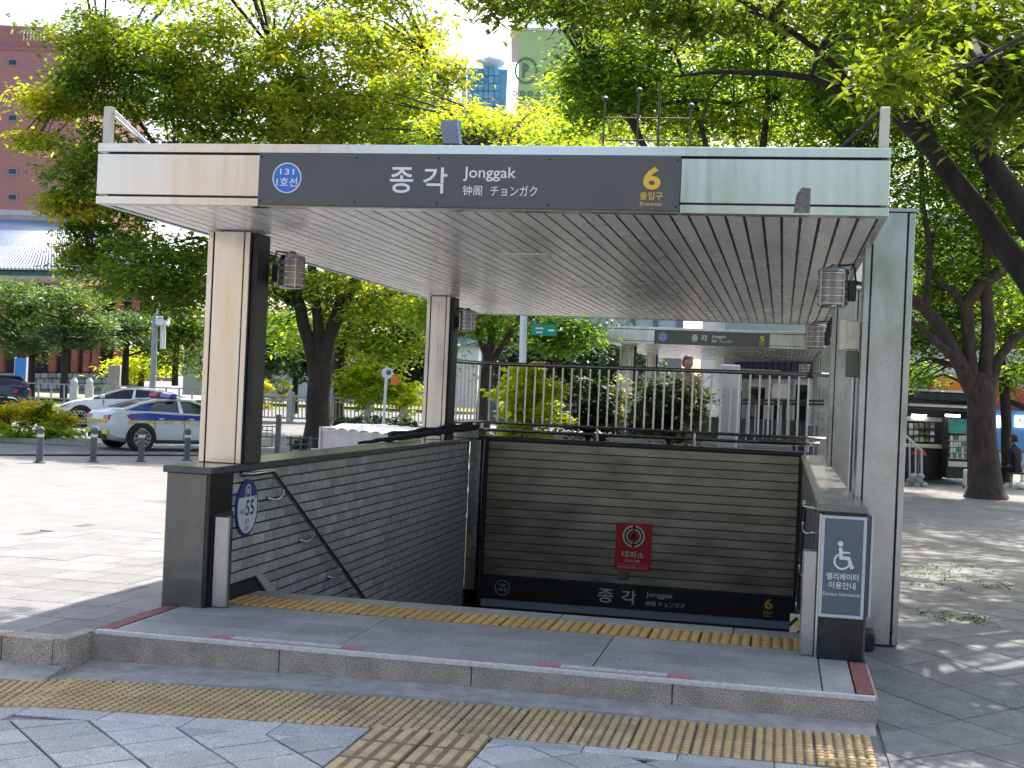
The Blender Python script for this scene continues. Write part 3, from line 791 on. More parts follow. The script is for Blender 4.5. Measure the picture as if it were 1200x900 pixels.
# oval station plate on the brick wall
OV = thing('oval_plate', (0.34, 0.64, 0.44), 'oval white and navy plate numbered 55 on the brick wall', 'sign')
P = Plate((0.341, 0.655, 0.665), (0, 1, 0), (0, 0, 1))
o_n, o_w = MB(), MB()
RX, RZ = 0.205, 0.215
P.disc(o_n, 0, 0, RX, -0.010, 0.004, ry=RZ, n=48)
pts = [(RX*0.9*cos(t), RZ*0.9*sin(t)) for t in [radians(a) for a in np.linspace(-205, 25, 40)]]
P.poly(o_w, pts, 0.003, 0.0055)
P.arc(o_w, 0, 0.115, 0.042, 0.052, 0, 2*pi, 0.004, 0.0058, sy=1.2)
P.disc(o_w, 0, 0.125, 0.022, 0.004, 0.0058)
P.text(o_n, '55', -0.04, 0.12, -0.06, 0.055, 0.0068, 0.012)
P.text(o_n, '서울시', -0.15, -0.05, -0.045, -0.005, 0.0068, 0.0)
P.text(o_n, 'R', 0.115, 0.145, 0.062, 0.09, 0.0068, 0.01)
P.text(o_n, '종각', -0.045, 0.035, -0.125, -0.088, 0.0068, 0.004); P.text(o_n, '소방', -0.05, 0.03, -0.172, -0.135, 0.0068, 0.004)
o_n.build('rim', 'navy', OV); o_w.build('face', 'white_dim', OV)

# wheelchair board on the right pier
WB = thing('lift_sign_board', (4.69, -0.02, 0.27), 'slate board with white wheelchair symbol on the right pier', 'sign')
fr, pn, wt = MB(), MB(), MB()
x0, x1, z0, z1 = 4.556, 4.838, 0.275, 0.928
pn.box(x0+0.017, x1-0.017, -0.022, -0.004, z0+0.017, z1-0.017)
fr.box(x0, x1, -0.028, -0.002, z1-0.02, z1, c=0.003); fr.box(x0, x1, -0.028, -0.002, z0, z0+0.02, c=0.003)
fr.box(x0, x0+0.02, -0.0275, -0.002, z0+0.0205, z1-0.0205, c=0.003); fr.box(x1-0.02, x1, -0.0275, -0.002, z0+0.0205, z1-0.0205, c=0.003)
pn.build('panel', 'sign_slate', WB); fr.build('frame', 'white_dim', WB)
P = Plate((x0, -0.0225, z0), (1, 0, 0), (0, 0, 1))
cx = 0.141
P.disc(wt, cx-0.018, 0.475, 0.017, 0, 0.001)
P.stroke(wt, [(cx-0.016, 0.445), (cx-0.012, 0.385), (cx+0.035, 0.385), (cx+0.058, 0.325)], 0.022, 0, 0.001)
P.stroke(wt, [(cx-0.01, 0.420), (cx+0.04, 0.420)], 0.012, 0, 0.001)
P.stroke(wt, [(cx+0.05, 0.322), (cx+0.068, 0.328)], 0.012, 0, 0.001)
P.arc(wt, cx-0.004, 0.363, 0.042, 0.054, radians(118), radians(345), 0, 0.001)
P.text(wt, '엘리베이터', cx-0.098, cx+0.102, 0.242, 0.287, 0.001, 0.012)
P.text(wt, '이용안내', cx-0.083, cx+0.086, 0.186, 0.231, 0.001, 0.012)
P.text(wt, 'Elevator Information', cx-0.115, cx+0.115, 0.140, 0.164, 0.001, 0.0)
tag(wt.build('lettering', 'white', WB), kind='stuff')
EB = thing('edge_board', (4.868, 0.2, 0.28), 'thin white framed board seen edge on beside the wheelchair board', 'sign')
MB().box(4.858, 4.868, 0.02, 0.42, 0.288, 0.93, c=0.002).build('panel', 'sign_slate', EB)
f_ = MB(); f_.box(4.8685, 4.882, 0.012, 0.032, 0.284, 0.934, c=0.002); f_.box(4.8685, 4.882, 0.41, 0.43, 0.284, 0.934, c=0.002); f_.box(4.8685, 4.8815, 0.0325, 0.4095, 0.284, 0.302); f_.box(4.8685, 4.8815, 0.0325, 0.4095, 0.915, 0.933)
f_.build('frame', 'white_dim', EB)

HZ = thing('hazard_plate', (4.43, 0.9, 0.0), 'yellow and black striped hazard plate at the stair head, right side', 'sign')
MB().box(4.393, 4.47, 0.90, 0.915, 0.004, 0.135).build('panel', 'cream', HZ)
hb, hy = MB(), MB(); P = Plate((4.393, 0.899, 0.004), (1, 0, 0), (0, 0, 1))
P.poly(hb, [(0, 0.035), (0.0, 0.07), (0.045, 0.115), (0.060, 0.095)], 0, 0.001); P.poly(hb, [(0.045, 0.0), (0.077, 0.0), (0.077, 0.03)], 0, 0.001)
P.poly(hy, [(0.035, 0.03), (0.077, 0.035), (0.077, 0.10), (0.05, 0.085)], 0, 0.0008)
hb.build('stripe', 'black', HZ); hy.build('stripe', 'yellow', HZ)
BX = thing('black_box', (4.9, 0.7, 0.0), 'small black box on the pavement at the foot of the right column', 'box')
MB().box(4.875, 4.965, 0.60, 0.78, -0.03, 0.075, c=0.01).build('body', 'black', BX)
MB().box(4.88, 4.96, 0.61, 0.77, 0.0755, 0.083, c=0.002).build('lid', 'dark_metal', BX)

# handrails
def handrail(xw, sgn, label):
    H = thing('handrail', (xw, 2.5, 0.0), label, 'handrail')
    xr = xw+sgn*0.085
    m = MB(); y1, z1 = (7.6, -2.68)
    m.tube([(xw+sgn*0.008, 0.52, 0.925), (xr-sgn*0.02, 0.52, 0.93), (xr, 0.56, 0.93), (xr, 0.93, 0.93), (xr, 0.985, 0.905), (xr, y1, z1)], 0.021, 10)
    m.build('rail', 'rail_steel', H, smooth=True)
    for y in (1.2, 1.95, 2.7, 3.8, 5.2):
        z = 0.905-(y-0.985)*0.5415
        b = MB(); b.tube([(xr, y, z-0.015), (xr, y-0.01, z-0.055), (xr-sgn*0.01, y-0.05, z-0.085), (xr-sgn*0.03, y-0.10, z-0.095), (xw+sgn*0.012, y-0.125, z-0.085)], 0.0095, 8)
        b.lathe((xw+sgn*0.010, y-0.125, z-0.10), [(0.012, 0), (0.018, 0.008), (0.018, 0.022), (0.012, 0.03)], 8)
        tag(b.build('bracket', 'rail_steel', H, smooth=True))
handrail(0.332, 1, 'steel handrail sloping down the left brick wall')
handrail(4.545, -1, 'steel handrail on the right wall behind the bumper post')

# ------------------------------------------------------------------ guard railing over the end wall
GR = thing('guard_railing', (2.5, 8.12, 1.03), 'tubular steel guard railing on top of the slatted end wall', 'railing')
m = MB(); m.tube([(0.20, 7.15, 1.972), (0.40, 8.08, 1.972), (0.44, 8.13, 1.972), (4.60, 8.13, 1.995), (4.82, 8.13, 1.995)], 0.028, 10); m.build('top_rail', 'rail_steel', GR, smooth=True)
m = MB(); m.tube([(0.20, 7.15, 1.205), (0.40, 8.08, 1.205), (0.44, 8.13, 1.205), (4.60, 8.13, 1.205), (4.82, 8.13, 1.205)], 0.020, 8); m.build('bottom_rail', 'rail_steel', GR, smooth=True)
b1 = MB(); b1.tube([(0, 0, 1.21), (0, 0, 1.965)], 0.0125, 8); b1m = b1.mesh('baluster', 'rail_steel', True)
for k in range(35): inst(b1m, 'baluster', GR, (0.52+k*0.1195, 8.13, 0))
for k in range(9):
    t = (k+0.5)/9; inst(b1m, 'baluster', GR, (0.20+0.21*t, 7.15+0.95*t, 0))
for x in (0.44, 1.96, 3.2, 4.60):
    p = MB(); p.tube([(x, 8.13, 1.03), (x, 8.13, 1.21)], 0.018, 8); p.build('foot', 'rail_steel', GR, smooth=True)
m = MB(); m.lathe((0.22, 7.13, 1.945), [(0.02, 0), (0.045, 0.005), (0.045, 0.055), (0.02, 0.06)], 12); m.lathe((4.6, 8.13, 1.95), [(0.03, 0), (0.045, 0.01), (0.045, 0.07), (0.03, 0.08)], 12)
tag(m.build('clamp', 'dark_metal', GR, smooth=True), kind='stuff')
RX2 = MB(); RX2.tube([(0.40, 8.30, 1.10), (4.7, 8.30, 1.12)], 0.022, 8); RX2.tube([(4.0, 8.13, 1.14), (4.75, 8.13, 1.14)], 0.03, 8)
tag(RX2.build('lower_bar', 'rail_steel', GR, smooth=True), kind='stuff')

# ------------------------------------------------------------------ canopy
def canopy(dx, dy, dz, label, detail):
    T = lambda x, y, z: (x+dx, y+dy, z+dz)
    C = thing('entrance_canopy', (2.4+dx, 4.0+dy, 0+dz), label, 'canopy', 'station entrance canopies')
    def bx(name, x0, x1, y0, y1, z0, z1, mtn, c=0.0):
        return MB().box(x0+dx, x1+dx, y0+dy, y1+dy, z0+dz, z1+dz, c=c).build(name, mtn, C)
    X0, X1, Y0, Y1 = -0.17, 4.83, -0.87, 10.35
    bx('roof_deck', X0+0.05, X1-0.05, Y0+0.06, Y1-0.05, 2.79, 3.09, 'dark_metal')
    bx('soffit_backing', X0+0.052, X1-0.052, Y0+0.102, Y1-0.052, 2.7545, 2.789, 'black')
    # fascia: three bands of sheet with dark gaps between
    bx('fascia_top', X0, X1, Y0, Y0+0.10, 3.078, 3.135, 'steel', 0.003)
    for a, b in ((X0, 0.962), (0.966, 3.62), (3.624, X1)):
        bx('fascia_panel', a+0.0015, b-0.0015, Y0+0.004, Y0+0.055, 2.802, 3.066, 'steel', 0.003)
        bx('fascia_bottom', a+0.0015, b-0.0015, Y0, Y0+0.10, 2.738, 2.79, 'steel', 0.003)
    for xa, nm in ((X0, 'side_fascia'), (X1-0.05, 'side_fascia')):
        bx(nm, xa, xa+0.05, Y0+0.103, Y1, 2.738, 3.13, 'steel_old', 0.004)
    bx('back_fascia', X0+0.053, X1-0.053, Y1-0.05, Y1, 2.738, 3.13, 'steel_old', 0.004)
    # soffit slats running front to back
    ns_ = 44; wS = (X1-X0-0.10)/ns_
    sl = MB(); sl.hull([(-wS/2+0.010, 0, 0.0), (wS/2-0.010, 0, 0.0), (wS/2-0.009, 0, 0.006), (-wS/2+0.009, 0, 0.006)], [(-wS/2+0.010, Y1-Y0-0.16, 0.0), (wS/2-0.010, Y1-Y0-0.16, 0.0), (wS/2-0.009, Y1-Y0-0.16, 0.006), (-wS/2+0.009, Y1-Y0-0.16, 0.006)])
    if detail:
        slm = sl.mesh('soffit_slat', 'soffit')
        for k in range(ns_):
            inst(slm, 'soffit_slat', C, T(X0+0.05+(k+0.5)*wS, Y0+0.104, 2.745+RND.uniform(0, 0.0025)))
    else:
        a = MB()
        for k in range(ns_): a.add([T(p[0]+X0+0.05+(k+0.5)*wS, p[1]+Y0+0.104, p[2]+2.745) for p in sl.v], sl.f)
        tag(a.build('soffit_slats', 'soffit', C), kind='stuff')
    for (lx, ly) in ((2.17, 1.78), (2.22, 5.1)):
        bx('ceiling_light', lx-0.21, lx+0.21, ly-0.10, ly+0.10, 2.737, 2.75, 'soffit', 0.004)
    # columns: steel box with narrow flanges
    for (cx0, cx1, cy, z0, z1) in ((0.0, 0.335, 0.50, 1.001, 2.737), (0.005, 0.29, 6.75, 1.001, 2.737), (4.80, 5.128, 0.80, -0.02, 3.0), (4.80, 5.12, 6.8, -0.04, 2.95)):
        c0 = MB(); c0.box(cx0+0.050+dx, cx1-0.050+dx, cy+0.002+dy, cy+0.30+dy, z0+dz, z1+dz, c=0.005)
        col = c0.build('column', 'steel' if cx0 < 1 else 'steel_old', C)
        f = MB(); f.box(cx0+0.02+dx, cx1-0.02+dx, cy+0.03+dy, cy+0.29+dy, z0+dz, z1-0.004+dz); f.build('core', 'black', col)
        for a, b in ((cx0, cx0+0.041), (cx1-0.041, cx1)):
            f = MB(); f.box(a+dx, b+dx, cy+dy, cy+0.31+dy, z0+dz, z1-0.002+dz, c=0.004)
            f.build('flange', 'steel' if cx0 < 1 else 'steel_old', col)
        if cx0 > 1:
            f = MB(); f.box(cx0-0.01+dx, cx1+0.012+dx, cy-0.012+dy, cy+0.32+dy, z1+0.001+dz, z1+0.03+dz, c=0.004); f.build('cap', 'steel_old', col)
        else:
            f = MB(); f.box(cx1+0.002+dx, cx1+0.045+dx, cy+0.05+dy, cy+0.29+dy, z0+dz, z1-0.003+dz, c=0.004); f.build('inner_channel', 'dark_metal', col)
    # corner uprights on the roof edge with two brace rods each
    for (ux, s) in ((-0.14, 1), (4.79, -1)):
        u_ = MB(); u_.box(ux-0.028+dx, ux+0.028+dx, Y0+0.05+dy, Y0+0.10+dy, 3.136+dz, 3.385+dz, c=0.004)
        up = u_.build('roof_upright', 'ivory_box', C)
        r1 = MB(); r1.tube([T(ux+s*0.03, Y0+0.08, 3.36), T(ux+s*0.26, Y0+0.16, 3.14)], 0.013, 8); r1.tube([T(ux+s*0.02, Y0+0.10, 3.33), T(ux+s*0.11, Y0+0.6, 3.14)], 0.008, 6)
        r1.build('brace_rod', 'chrome' if s > 0 else 'dark_metal', up, smooth=True)
    return C
CAN = canopy(0, 0, 0, 'large stainless steel canopy over the stairs in the foreground', True)
CAN5 = canopy(0.29, 23.37, 0.13, 'second steel canopy far behind the guard railing', False)
MB().hull([(4.29, -0.872, 2.752), (4.385, -0.872, 2.752), (4.385, -0.872, 2.895), (4.335, -0.872, 2.90), (4.305, -0.872, 2.86)], [(4.29, -0.8755, 2.752), (4.385, -0.8755, 2.752), (4.385, -0.8755, 2.895), (4.335, -0.8755, 2.90), (4.305, -0.8755, 2.86)]).build('tape_patch', 'patch', CAN)
tag(bpy.data.objects['tape_patch'], 'torn grey tape patch on the fascia')

def station_sign(dx, dy, dz, number, label, detail):
    S = thing('station_sign', (2.295+dx, -0.89+dy, 2.748+dz), label, 'sign', 'station name boards')
    MB().box(0.966+dx, 3.625+dx, -0.90+dy, -0.874+dy, 2.746+dz, 3.074+dz, c=0.003).build('panel', 'sign_grey', S)
    P = Plate((0.966+dx, -0.9002+dy, 2.746+dz), (1, 0, 0), (0, 0, 1))
    w_, y_, b_ = MB(), MB(), MB()
    station_print(P, w_, None, 0.0015)
    P.disc(b_, 0.192, 0.17, 0.090, 0, 0.0012, n=48); P.arc(w_, 0.192, 0.17, 0.089, 0.096, 0, 2*pi, 0, 0.0018, n=48)
    P.text(w_, '131', 0.145, 0.238, 0.19, 0.228, 0.0024, 0.006); P.text(w_, '1호선', 0.124, 0.262, 0.115, 0.172, 0.0024, 0.008)
    P.text(y_, number, 2.44, 2.545, 0.125, 0.262, 0.0015, 0.03)
    P.text(y_, '출입구', 2.425, 2.56, 0.065, 0.112, 0.0015, 0.01); P.text(y_, 'Entrance', 2.427, 2.556, 0.03, 0.052, 0.0015, 0.008)
    tag(w_.build('lettering', 'white', S), kind='stuff'); tag(y_.build('number', 'yellow', S), kind='stuff'); b_.build('roundel', 'sign_blue', S)
    if detail:
        sc = MB(); sc.lathe((0, 0, 0), [(0.007, 0), (0.007, 0.002), (0.004, 0.004)], 10)
        sc.v = [(a, -c, b) for a, b, c in sc.v]
        sm = sc.mesh('screw', 'black')
        for x in (0.02, 0.645, 1.175, 1.87, 2.64):
            for z in (0.025, 0.302): inst(sm, 'screw', S, (0.966+x, -0.9005, 2.746+z))
station_sign(0, 0, 0, '6', 'dark grey station board with yellow number 6 on the near canopy edge', True)
station_sign(0.29, 23.37, 0.13, '5', 'small dark station board with yellow number 5 on the far canopy edge', False)

# lanterns under the soffit
def lantern(x, y, zc, h, r, label, arm):
    L = thing('lantern', (x, y, zc-h/2), label, 'lamp', 'ribbed lanterns under the canopies')
    m = MB(); m.lathe((x, y, zc-h/2), [(r*0.8, 0.0), (r*0.98, 0.012), (r*0.98, h-0.02), (r*0.9, h-0.012)], 20); m.build('glass', 'lamp_glass', L, smooth=True)
    for k in range(5):
        z = zc-h/2+0.015+k*(h-0.04)/4
        q = MB(); q.lathe((x, y, z), [(r*0.97, 0), (r*1.06, 0.003), (r*1.06, 0.012), (r*0.97, 0.016)], 20); q.build('rib', 'steel_old', L, smooth=True)
    q = MB(); q.lathe((x, y, zc+h/2-0.008), [(r*1.05, 0), (r*1.02, 0.02), (r*0.4, 0.04), (0.02, 0.06)], 20); q.build('lid', 'steel_old', L, smooth=True)
    q = MB()
    for a in (0.6, 2.2, 3.8, 5.4): q.box(x+r*1.02*cos(a)-0.006, x+r*1.02*cos(a)+0.006, y+r*1.02*sin(a)-0.006, y+r*1.02*sin(a)+0.006, zc-h/2+0.004, zc+h/2-0.004)
    tag(q.build('cage', 'steel_old', L), kind='stuff')
    q = MB(); q.box(min(x+arm*r*0.95, x+arm*(r+0.05)), max(x+arm*r*0.95, x+arm*(r+0.05)), y-0.04, y+0.04, zc-h*0.32, zc+h*0.25, c=0.006)
    q.tube([(x+arm*(r+0.05), y, zc+h*0.1), (x+arm*(r+0.03), y, zc+h*0.7), (x+arm*0.02, y, zc+h*0.66)], 0.009, 6)
    q.build('bracket', 'dark_metal', L)
lantern(0.535, 0.85, 2.465, 0.235, 0.098, 'ribbed lantern beside the left front column', -1)
lantern(0.47, 6.95, 2.45, 0.23, 0.10, 'ribbed lantern beside the left rear column', -1)
lantern(4.595, 0.92, 2.46, 0.255, 0.108, 'ribbed lantern beside the right front column', 1)
lantern(4.60, 6.2, 2.37, 0.26, 0.11, 'ribbed lantern beside the right rear column', 1)
lantern(4.77, 25.0, 2.42, 0.32, 0.14, 'ribbed lantern under the far canopy', 1)
JB = thing('junction_box', (4.71, 0.93, 2.03), 'ivory junction box on the inner face of the right front column', 'box')
MB().box(4.655, 4.792, 0.88, 1.02, 2.035, 2.238, c=0.006).build('body', 'ivory_box', JB)
MB().box(4.648, 4.70, 0.872, 1.03, 2.028, 2.245, c=0.005).build('cover', 'ivory_box', JB)
MB().box(4.71, 4.745, 0.870, 0.88, 2.115, 2.16, c=0.003).build('latch', 'ivory_box', JB)
CB = thing('control_box', (4.74, 0.93, 1.84), 'narrow olive control box below the ivory junction box', 'box')
MB().box(4.705, 4.792, 0.88, 0.98, 1.84, 2.025, c=0.005).build('body', 'olive_box', CB)
m = MB(); m.tube([(4.76, 0.93, 1.84), (4.762, 0.93, 1.0)], 0.008, 6); m.build('conduit', 'steel_old', CB)
# things on the roof
FL = thing('floodlight', (2.18, -0.2, 3.13), 'grey tilted floodlight box standing on the canopy roof', 'floodlight')
c_ = px(528, 156, 9.0)
fm = MB(); ax = Vector((0.96, 0.1, 0.0)).normalized(); az = Vector((-0.16, 0.1, 1)).normalized(); ay = az.cross(ax)
cr = lambda q: [c_+ax*a*0.058+az*b*0.082+ay*q for a, b in ((-1, -1), (1, -1), (1, 1), (-1, 1))]
fm.hull(cr(-0.03), cr(0.03)); fm.build('body', 'pole_grey', FL)
fm = MB(); cr2 = lambda q: [c_+ax*a*0.064+az*b*0.088+ay*q for a, b in ((0.86, -1), (1.12, -1), (1.12, 1), (0.86, 1))]
fm.hull(cr2(-0.036), cr2(0.036)); fm.build('frame', 'steel_old', FL)
fm = MB(); fm.tube([tuple(c_-az*0.07), (c_.x+0.02, c_.y, 3.09)], 0.012, 8); fm.build('mount', 'steel_old', FL)
DM = thing('roof_dome', (px(568, 169, 9.3).x, 0.4, 3.09), 'small pale dome camera on the canopy roof', 'camera')
q = px(568, 172, 9.3); m = MB(); m.lathe((q.x, q.y, 3.09), [(0.075, 0), (0.075, 0.07), (0.066, 0.10), (0.04, 0.12), (0.01, 0.125)], 16); m.build('dome', 'pole_white', DM, smooth=True)
m = MB(); m.lathe((q.x, q.y, 3.085), [(0.085, 0), (0.085, 0.02), (0.06, 0.024)], 16); m.build('base', 'steel_old', DM, smooth=True)
RF = thing('roof_frame', tuple(px(760, 170, 14.5)), 'dark pipe frame with capped uprights on the canopy roof', 'frame')
RF.location.z = 3.08
for (u, v, cap) in ((709, 118, 1), (749, 108, 1), (774, 98, 0), (810, 126, 1)):
    p = px(u, v, 14.5); m = MB(); m.tube([(p.x, p.y, 3.09), (p.x, p.y, p.z)], 0.014 if not cap else 0.010, 8)
    if cap: m.lathe((p.x, p.y, p.z-0.01), [(0.014, 0), (0.032, 0.015), (0.036, 0.04), (0.016, 0.06)], 10)
    m.build('upright', 'pole_brown', RF, smooth=True)
for v in (139, 165):
    a, b = px(707, v-1, 14.5), px(812, v, 14.5); m = MB(); m.tube([a, b], 0.008, 8); m.build('crossbar', 'pole_brown', RF, smooth=True)

# ------------------------------------------------------------------ foliage
def leaf_mesh(name, cents, rad, per, L, W, mtn, seed, tint0, flat=0.5, droop=0.25, origin=(0, 0, 0), tvar=0.16, long=False):
    """many small separate leaves scattered round the given cluster centres; tint is each leaf's own colour"""
    r = np.random.RandomState(seed)
    n = len(cents)*per
    c = np.repeat(np.asarray(cents, float), per, 0)
    rr = np.repeat(np.asarray(rad, float), per)
    p = c+r.normal(0, 1, (n, 3))*np.stack([rr, rr, rr*flat], 1)*0.55
    a = r.uniform(0, 2*pi, n)
    d = np.stack([np.cos(a), np.sin(a), r.normal(-droop, 0.35, n)], 1); d /= np.linalg.norm(d, axis=1)[:, None]
    nn = np.stack([r.normal(0, 0.5, n), r.normal(0, 0.5, n), np.ones(n)], 1)
    s = np.cross(d, nn); s /= np.linalg.norm(s, axis=1)[:, None]
    up = np.cross(s, d)
    l = L*r.uniform(0.45, 1.45, n)[:, None]; w_ = W*r.uniform(0.55, 1.35, n)[:, None]
    v = np.empty((n, 4, 3))
    v[:, 0] = p; v[:, 1] = p+d*l*0.45+s*w_*0.5+up*l*0.04; v[:, 2] = p+d*l-up*l*0.1; v[:, 3] = p+d*l*0.45-s*w_*0.5+up*l*0.04
    v = v.reshape(-1, 3)-np.array(origin)
    me = bpy.data.meshes.new(name)
    me.vertices.add(4*n); me.vertices.foreach_set('co', v.astype(np.float32).ravel())
    me.loops.add(4*n); me.loops.foreach_set('vertex_index', np.arange(4*n, dtype=np.int32))
    me.polygons.add(n); me.polygons.foreach_set('loop_start', np.arange(0, 4*n, 4, dtype=np.int32))
    me.update(calc_edges=True)
    t = np.repeat(np.asarray(tint0, float), per)+r.normal(0, tvar, n)
    at = me.attributes.new('tint', 'FLOAT', 'FACE'); at.data.foreach_set('value', np.clip(t, 0, 1).astype(np.float32))
    me.materials.append(MT[mtn])
    return me
def crown_clusters(blobs, seed, clump=0.6):
    """cluster centres inside lumpy ellipsoids; blobs: (centre, rx, ry, rz, count, tint)"""
    r = np.random.RandomState(seed); C = []; T = []
    for (c, rx, ry, rz, n, tint) in blobs:
        d = r.normal(0, 1, (n, 3)); d /= np.linalg.norm(d, axis=1)[:, None]
        q = r.uniform(0.15, 1.0, n)**0.5
        q *= 1+0.18*np.sin(d[:, 0]*5+seed)+0.15*np.sin(d[:, 2]*7+d[:, 1]*4)
        p = np.array(c)+d*q[:, None]*np.array([rx, ry, rz]); C.append(p)
        T.append(tint+r.normal(0, 0.10, n))
    return np.concatenate(C), np.concatenate(T)
def tree(name, label, cat, group, base, limbs, blobs, mtn, leaf, per, crad, seed, bark='bark', twigs=70, flat=0.5, droop=0.25, trunk_pts=None, tvar=0.16):
    """limbs: list of ([points], [radii]); the first is the trunk"""
    t = thing(name, base, label, cat, group)
    m = MB()
    for pts, rs in limbs:
        # subdivide with a little wobble so that limbs are not straight
        P_, R_ = [pts[0]], [rs[0]]
        for a, b, ra, rb in zip(pts[:-1], pts[1:], rs[:-1], rs[1:]):
            a, b = Vector(a), Vector(b); L = (b-a).length
            for k in (0.5, 1.0):
                q = a.lerp(b, k)
                if k < 1: q += Vector((RND.uniform(-1, 1), RND.uniform(-1, 1), RND.uniform(-1, 1)))*min(0.035*L, 0.12)
                P_.append(q); R_.append(ra+(rb-ra)*k)
        m.tube(P_, R_, 10 if rs[0] > 0.12 else 6)
    tr = m.build('trunk', bark, t, smooth=True)
    C, T = crown_clusters(blobs, seed)
    if twigs:
        nodes = np.array([tuple(p) for pts, rs in limbs for p in pts[1:]])
        tw = MB(); r = np.random.RandomState(seed+5)
        for i in r.choice(len(C), min(twigs, len(C)), replace=False):
            d = np.linalg.norm(nodes-C[i], axis=1); j = int(np.argmin(d+0.25*np.abs(nodes[:, 2]-C[i][2])))
            a, b = Vector(nodes[j]), Vector(C[i]); L = (b-a).length
            if L < 0.2 or L > 9: continue
            mid = a.lerp(b, 0.5)+Vector((r.uniform(-.12, .12), r.uniform(-.12, .12), 0.10))*L
            r0 = min(0.05, 0.010*L+0.012)
            tw.tube([a, mid, b], [r0, r0*0.65, r0*0.3], 5, caps=False)
        if tw.v: tag(tw.build('twigs', bark, t), kind='stuff')
    me = leaf_mesh('crown', C, np.full(len(C), crad), per, leaf[0], leaf[1], mtn, seed, T, flat, droop, base, tvar)
    o = bpy.data.objects.new('crown', me); COL.objects.link(o); o.parent = t
    tag(o, kind='stuff')
    return t
def PB(u, v, d, ru, rv, n, tint, rd=None):
    c = px(u, v, d); rx = ru*d/FPX; rz = rv*d/FPX
    return (tuple(c), rx, rd or 0.8*rx, rz, n, tint)
def PL(pts, rs, d):
    out = []
    for p in pts:
        dd = p[2] if len(p) > 2 else d
        out.append(px(p[0], p[1], dd))
    return out, [r*d/FPX for r in rs]
GT_ = 'street trees round the station plaza'
# big tree behind the left wall
D = 37.7
tree('zelkova_tree', 'large forked zelkova with yellowing crown behind the white planter box', 'tree', GT_, tuple(pxz(371, 528, -0.25)),
     [PL([(371, 530), (371, 510), (373, 480), (374, 450), (375, 426)], [19, 15.5, 14, 13.5, 7], D),
      PL([(371, 450), (362, 400), (352, 360), (338, 325), (312, 295), (270, 240)], [9, 8, 7, 6, 5, 2], D),
      PL([(373, 450), (374, 400), (368, 340), (362, 280), (350, 180), (320, 60)], [9, 7, 5.5, 5, 4, 2], D),
      PL([(379, 450), (384, 400), (398, 358), (418, 325), (440, 280), (470, 180), (500, 60)], [10, 8.5, 7.5, 6.5, 5, 4, 2], D),
      PL([(350, 360), (325, 345), (295, 338), (250, 345), (180, 330), (110, 320)], [4.5, 4, 3.5, 3, 2, 1.2], D),
      PL([(338, 325), (280, 300), (200, 200), (120, 80)], [5, 4, 3, 1.5], D),
      PL([(398, 358), (440, 345), (490, 345)], [3.5, 2.5, 1.2], D)],
     [PB(150, 95, D, 110, 75, 150, 0.45), PB(110, 45, D-2, 80, 36, 50, 0.5), PB(265, 80, D-1, 100, 75, 150, 0.62), PB(395, 95, D-2, 100, 95, 160, 0.66), PB(300, 140, D+2, 190, 40, 120, 0.25), PB(140, 215, D-1, 105, 55, 150, 0.45),
      PB(210, 320, D-2, 105, 42, 150, 0.38), PB(120, 300, D, 60, 45, 70, 0.42), PB(250, -30, D, 230, 60, 130, 0.55), PB(450, 30, D, 80, 70, 80, 0.62), PB(80, 240, D-2, 35, 14, 22, 0.95), PB(60, 120, D-1, 45, 16, 28, 0.85),
      PB(40, 165, D-1, 30, 10, 14, 0.9), PB(330, 160, D+1, 160, 60, 170, 0.5), PB(430, 345, D, 90, 35, 90, 0.55), PB(330, 330, D, 60, 30, 40, 0.4)],
     'leaf_zelkova', (0.20, 0.10), 50, 0.46, 3, twigs=260, tvar=0.2)
# trees behind it, filling under the canopy edge on the left
D = 46
tree('street_tree', 'bright green tree seen under the canopy between the two left columns', 'tree', GT_, tuple(pxz(398, 505, -0.25)),
     [PL([(398, 506), (398, 450), (400, 400)], [8, 7, 6], D), PL([(400, 405), (420, 370), (450, 340)], [5, 4, 2], D), PL([(399, 405), (370, 360), (340, 330)], [5, 4, 2], D)],
     [PB(430, 380, D, 85, 32, 150, 0.72), PB(470, 350, D, 60, 40, 100, 0.72), PB(330, 385, D+2, 50, 30, 60, 0.5), PB(460, 410, D, 50, 20, 50, 0.6), PB(400, 300, D, 130, 50, 120, 0.5)], 'leaf_right', (0.24, 0.11), 26, 0.60, 5, twigs=50)
D = 31
tree('street_tree', 'dark trunked tree behind the left end of the guard railing', 'tree', GT_, tuple(pxz(565, 512, -0.15)),
     [PL([(563, 516), (566, 480), (570, 440), (573, 415)], [10, 8, 7.5, 7], D), PL([(572, 420), (562, 395), (552, 378), (530, 330)], [5, 4, 3.5, 1.5], D), PL([(573, 418), (577, 380), (580, 320), (585, 200)], [5.5, 4.5, 4, 2], D), PL([(575, 430), (588, 405), (605, 380), (640, 330), (670, 240)], [4.5, 3.5, 3, 2.5, 1.5], D)],
     [PB(520, 370, D, 60, 26, 90, 0.6), PB(600, 382, D, 70, 22, 100, 0.5), PB(655, 392, D-3, 45, 20, 80, 0.3), PB(570, 250, D, 150, 70, 180, 0.5), PB(560, 160, D+2, 90, 28, 130, 0.82), PB(650, 155, D+3, 90, 30, 130, 0.85), PB(640, 180, D, 90, 30, 80, 0.7), PB(480, 150, D+4, 70, 50, 110, 0.62)],
     'leaf_right', (0.15, 0.07), 30, 0.42, 9, twigs=120)
D = 47
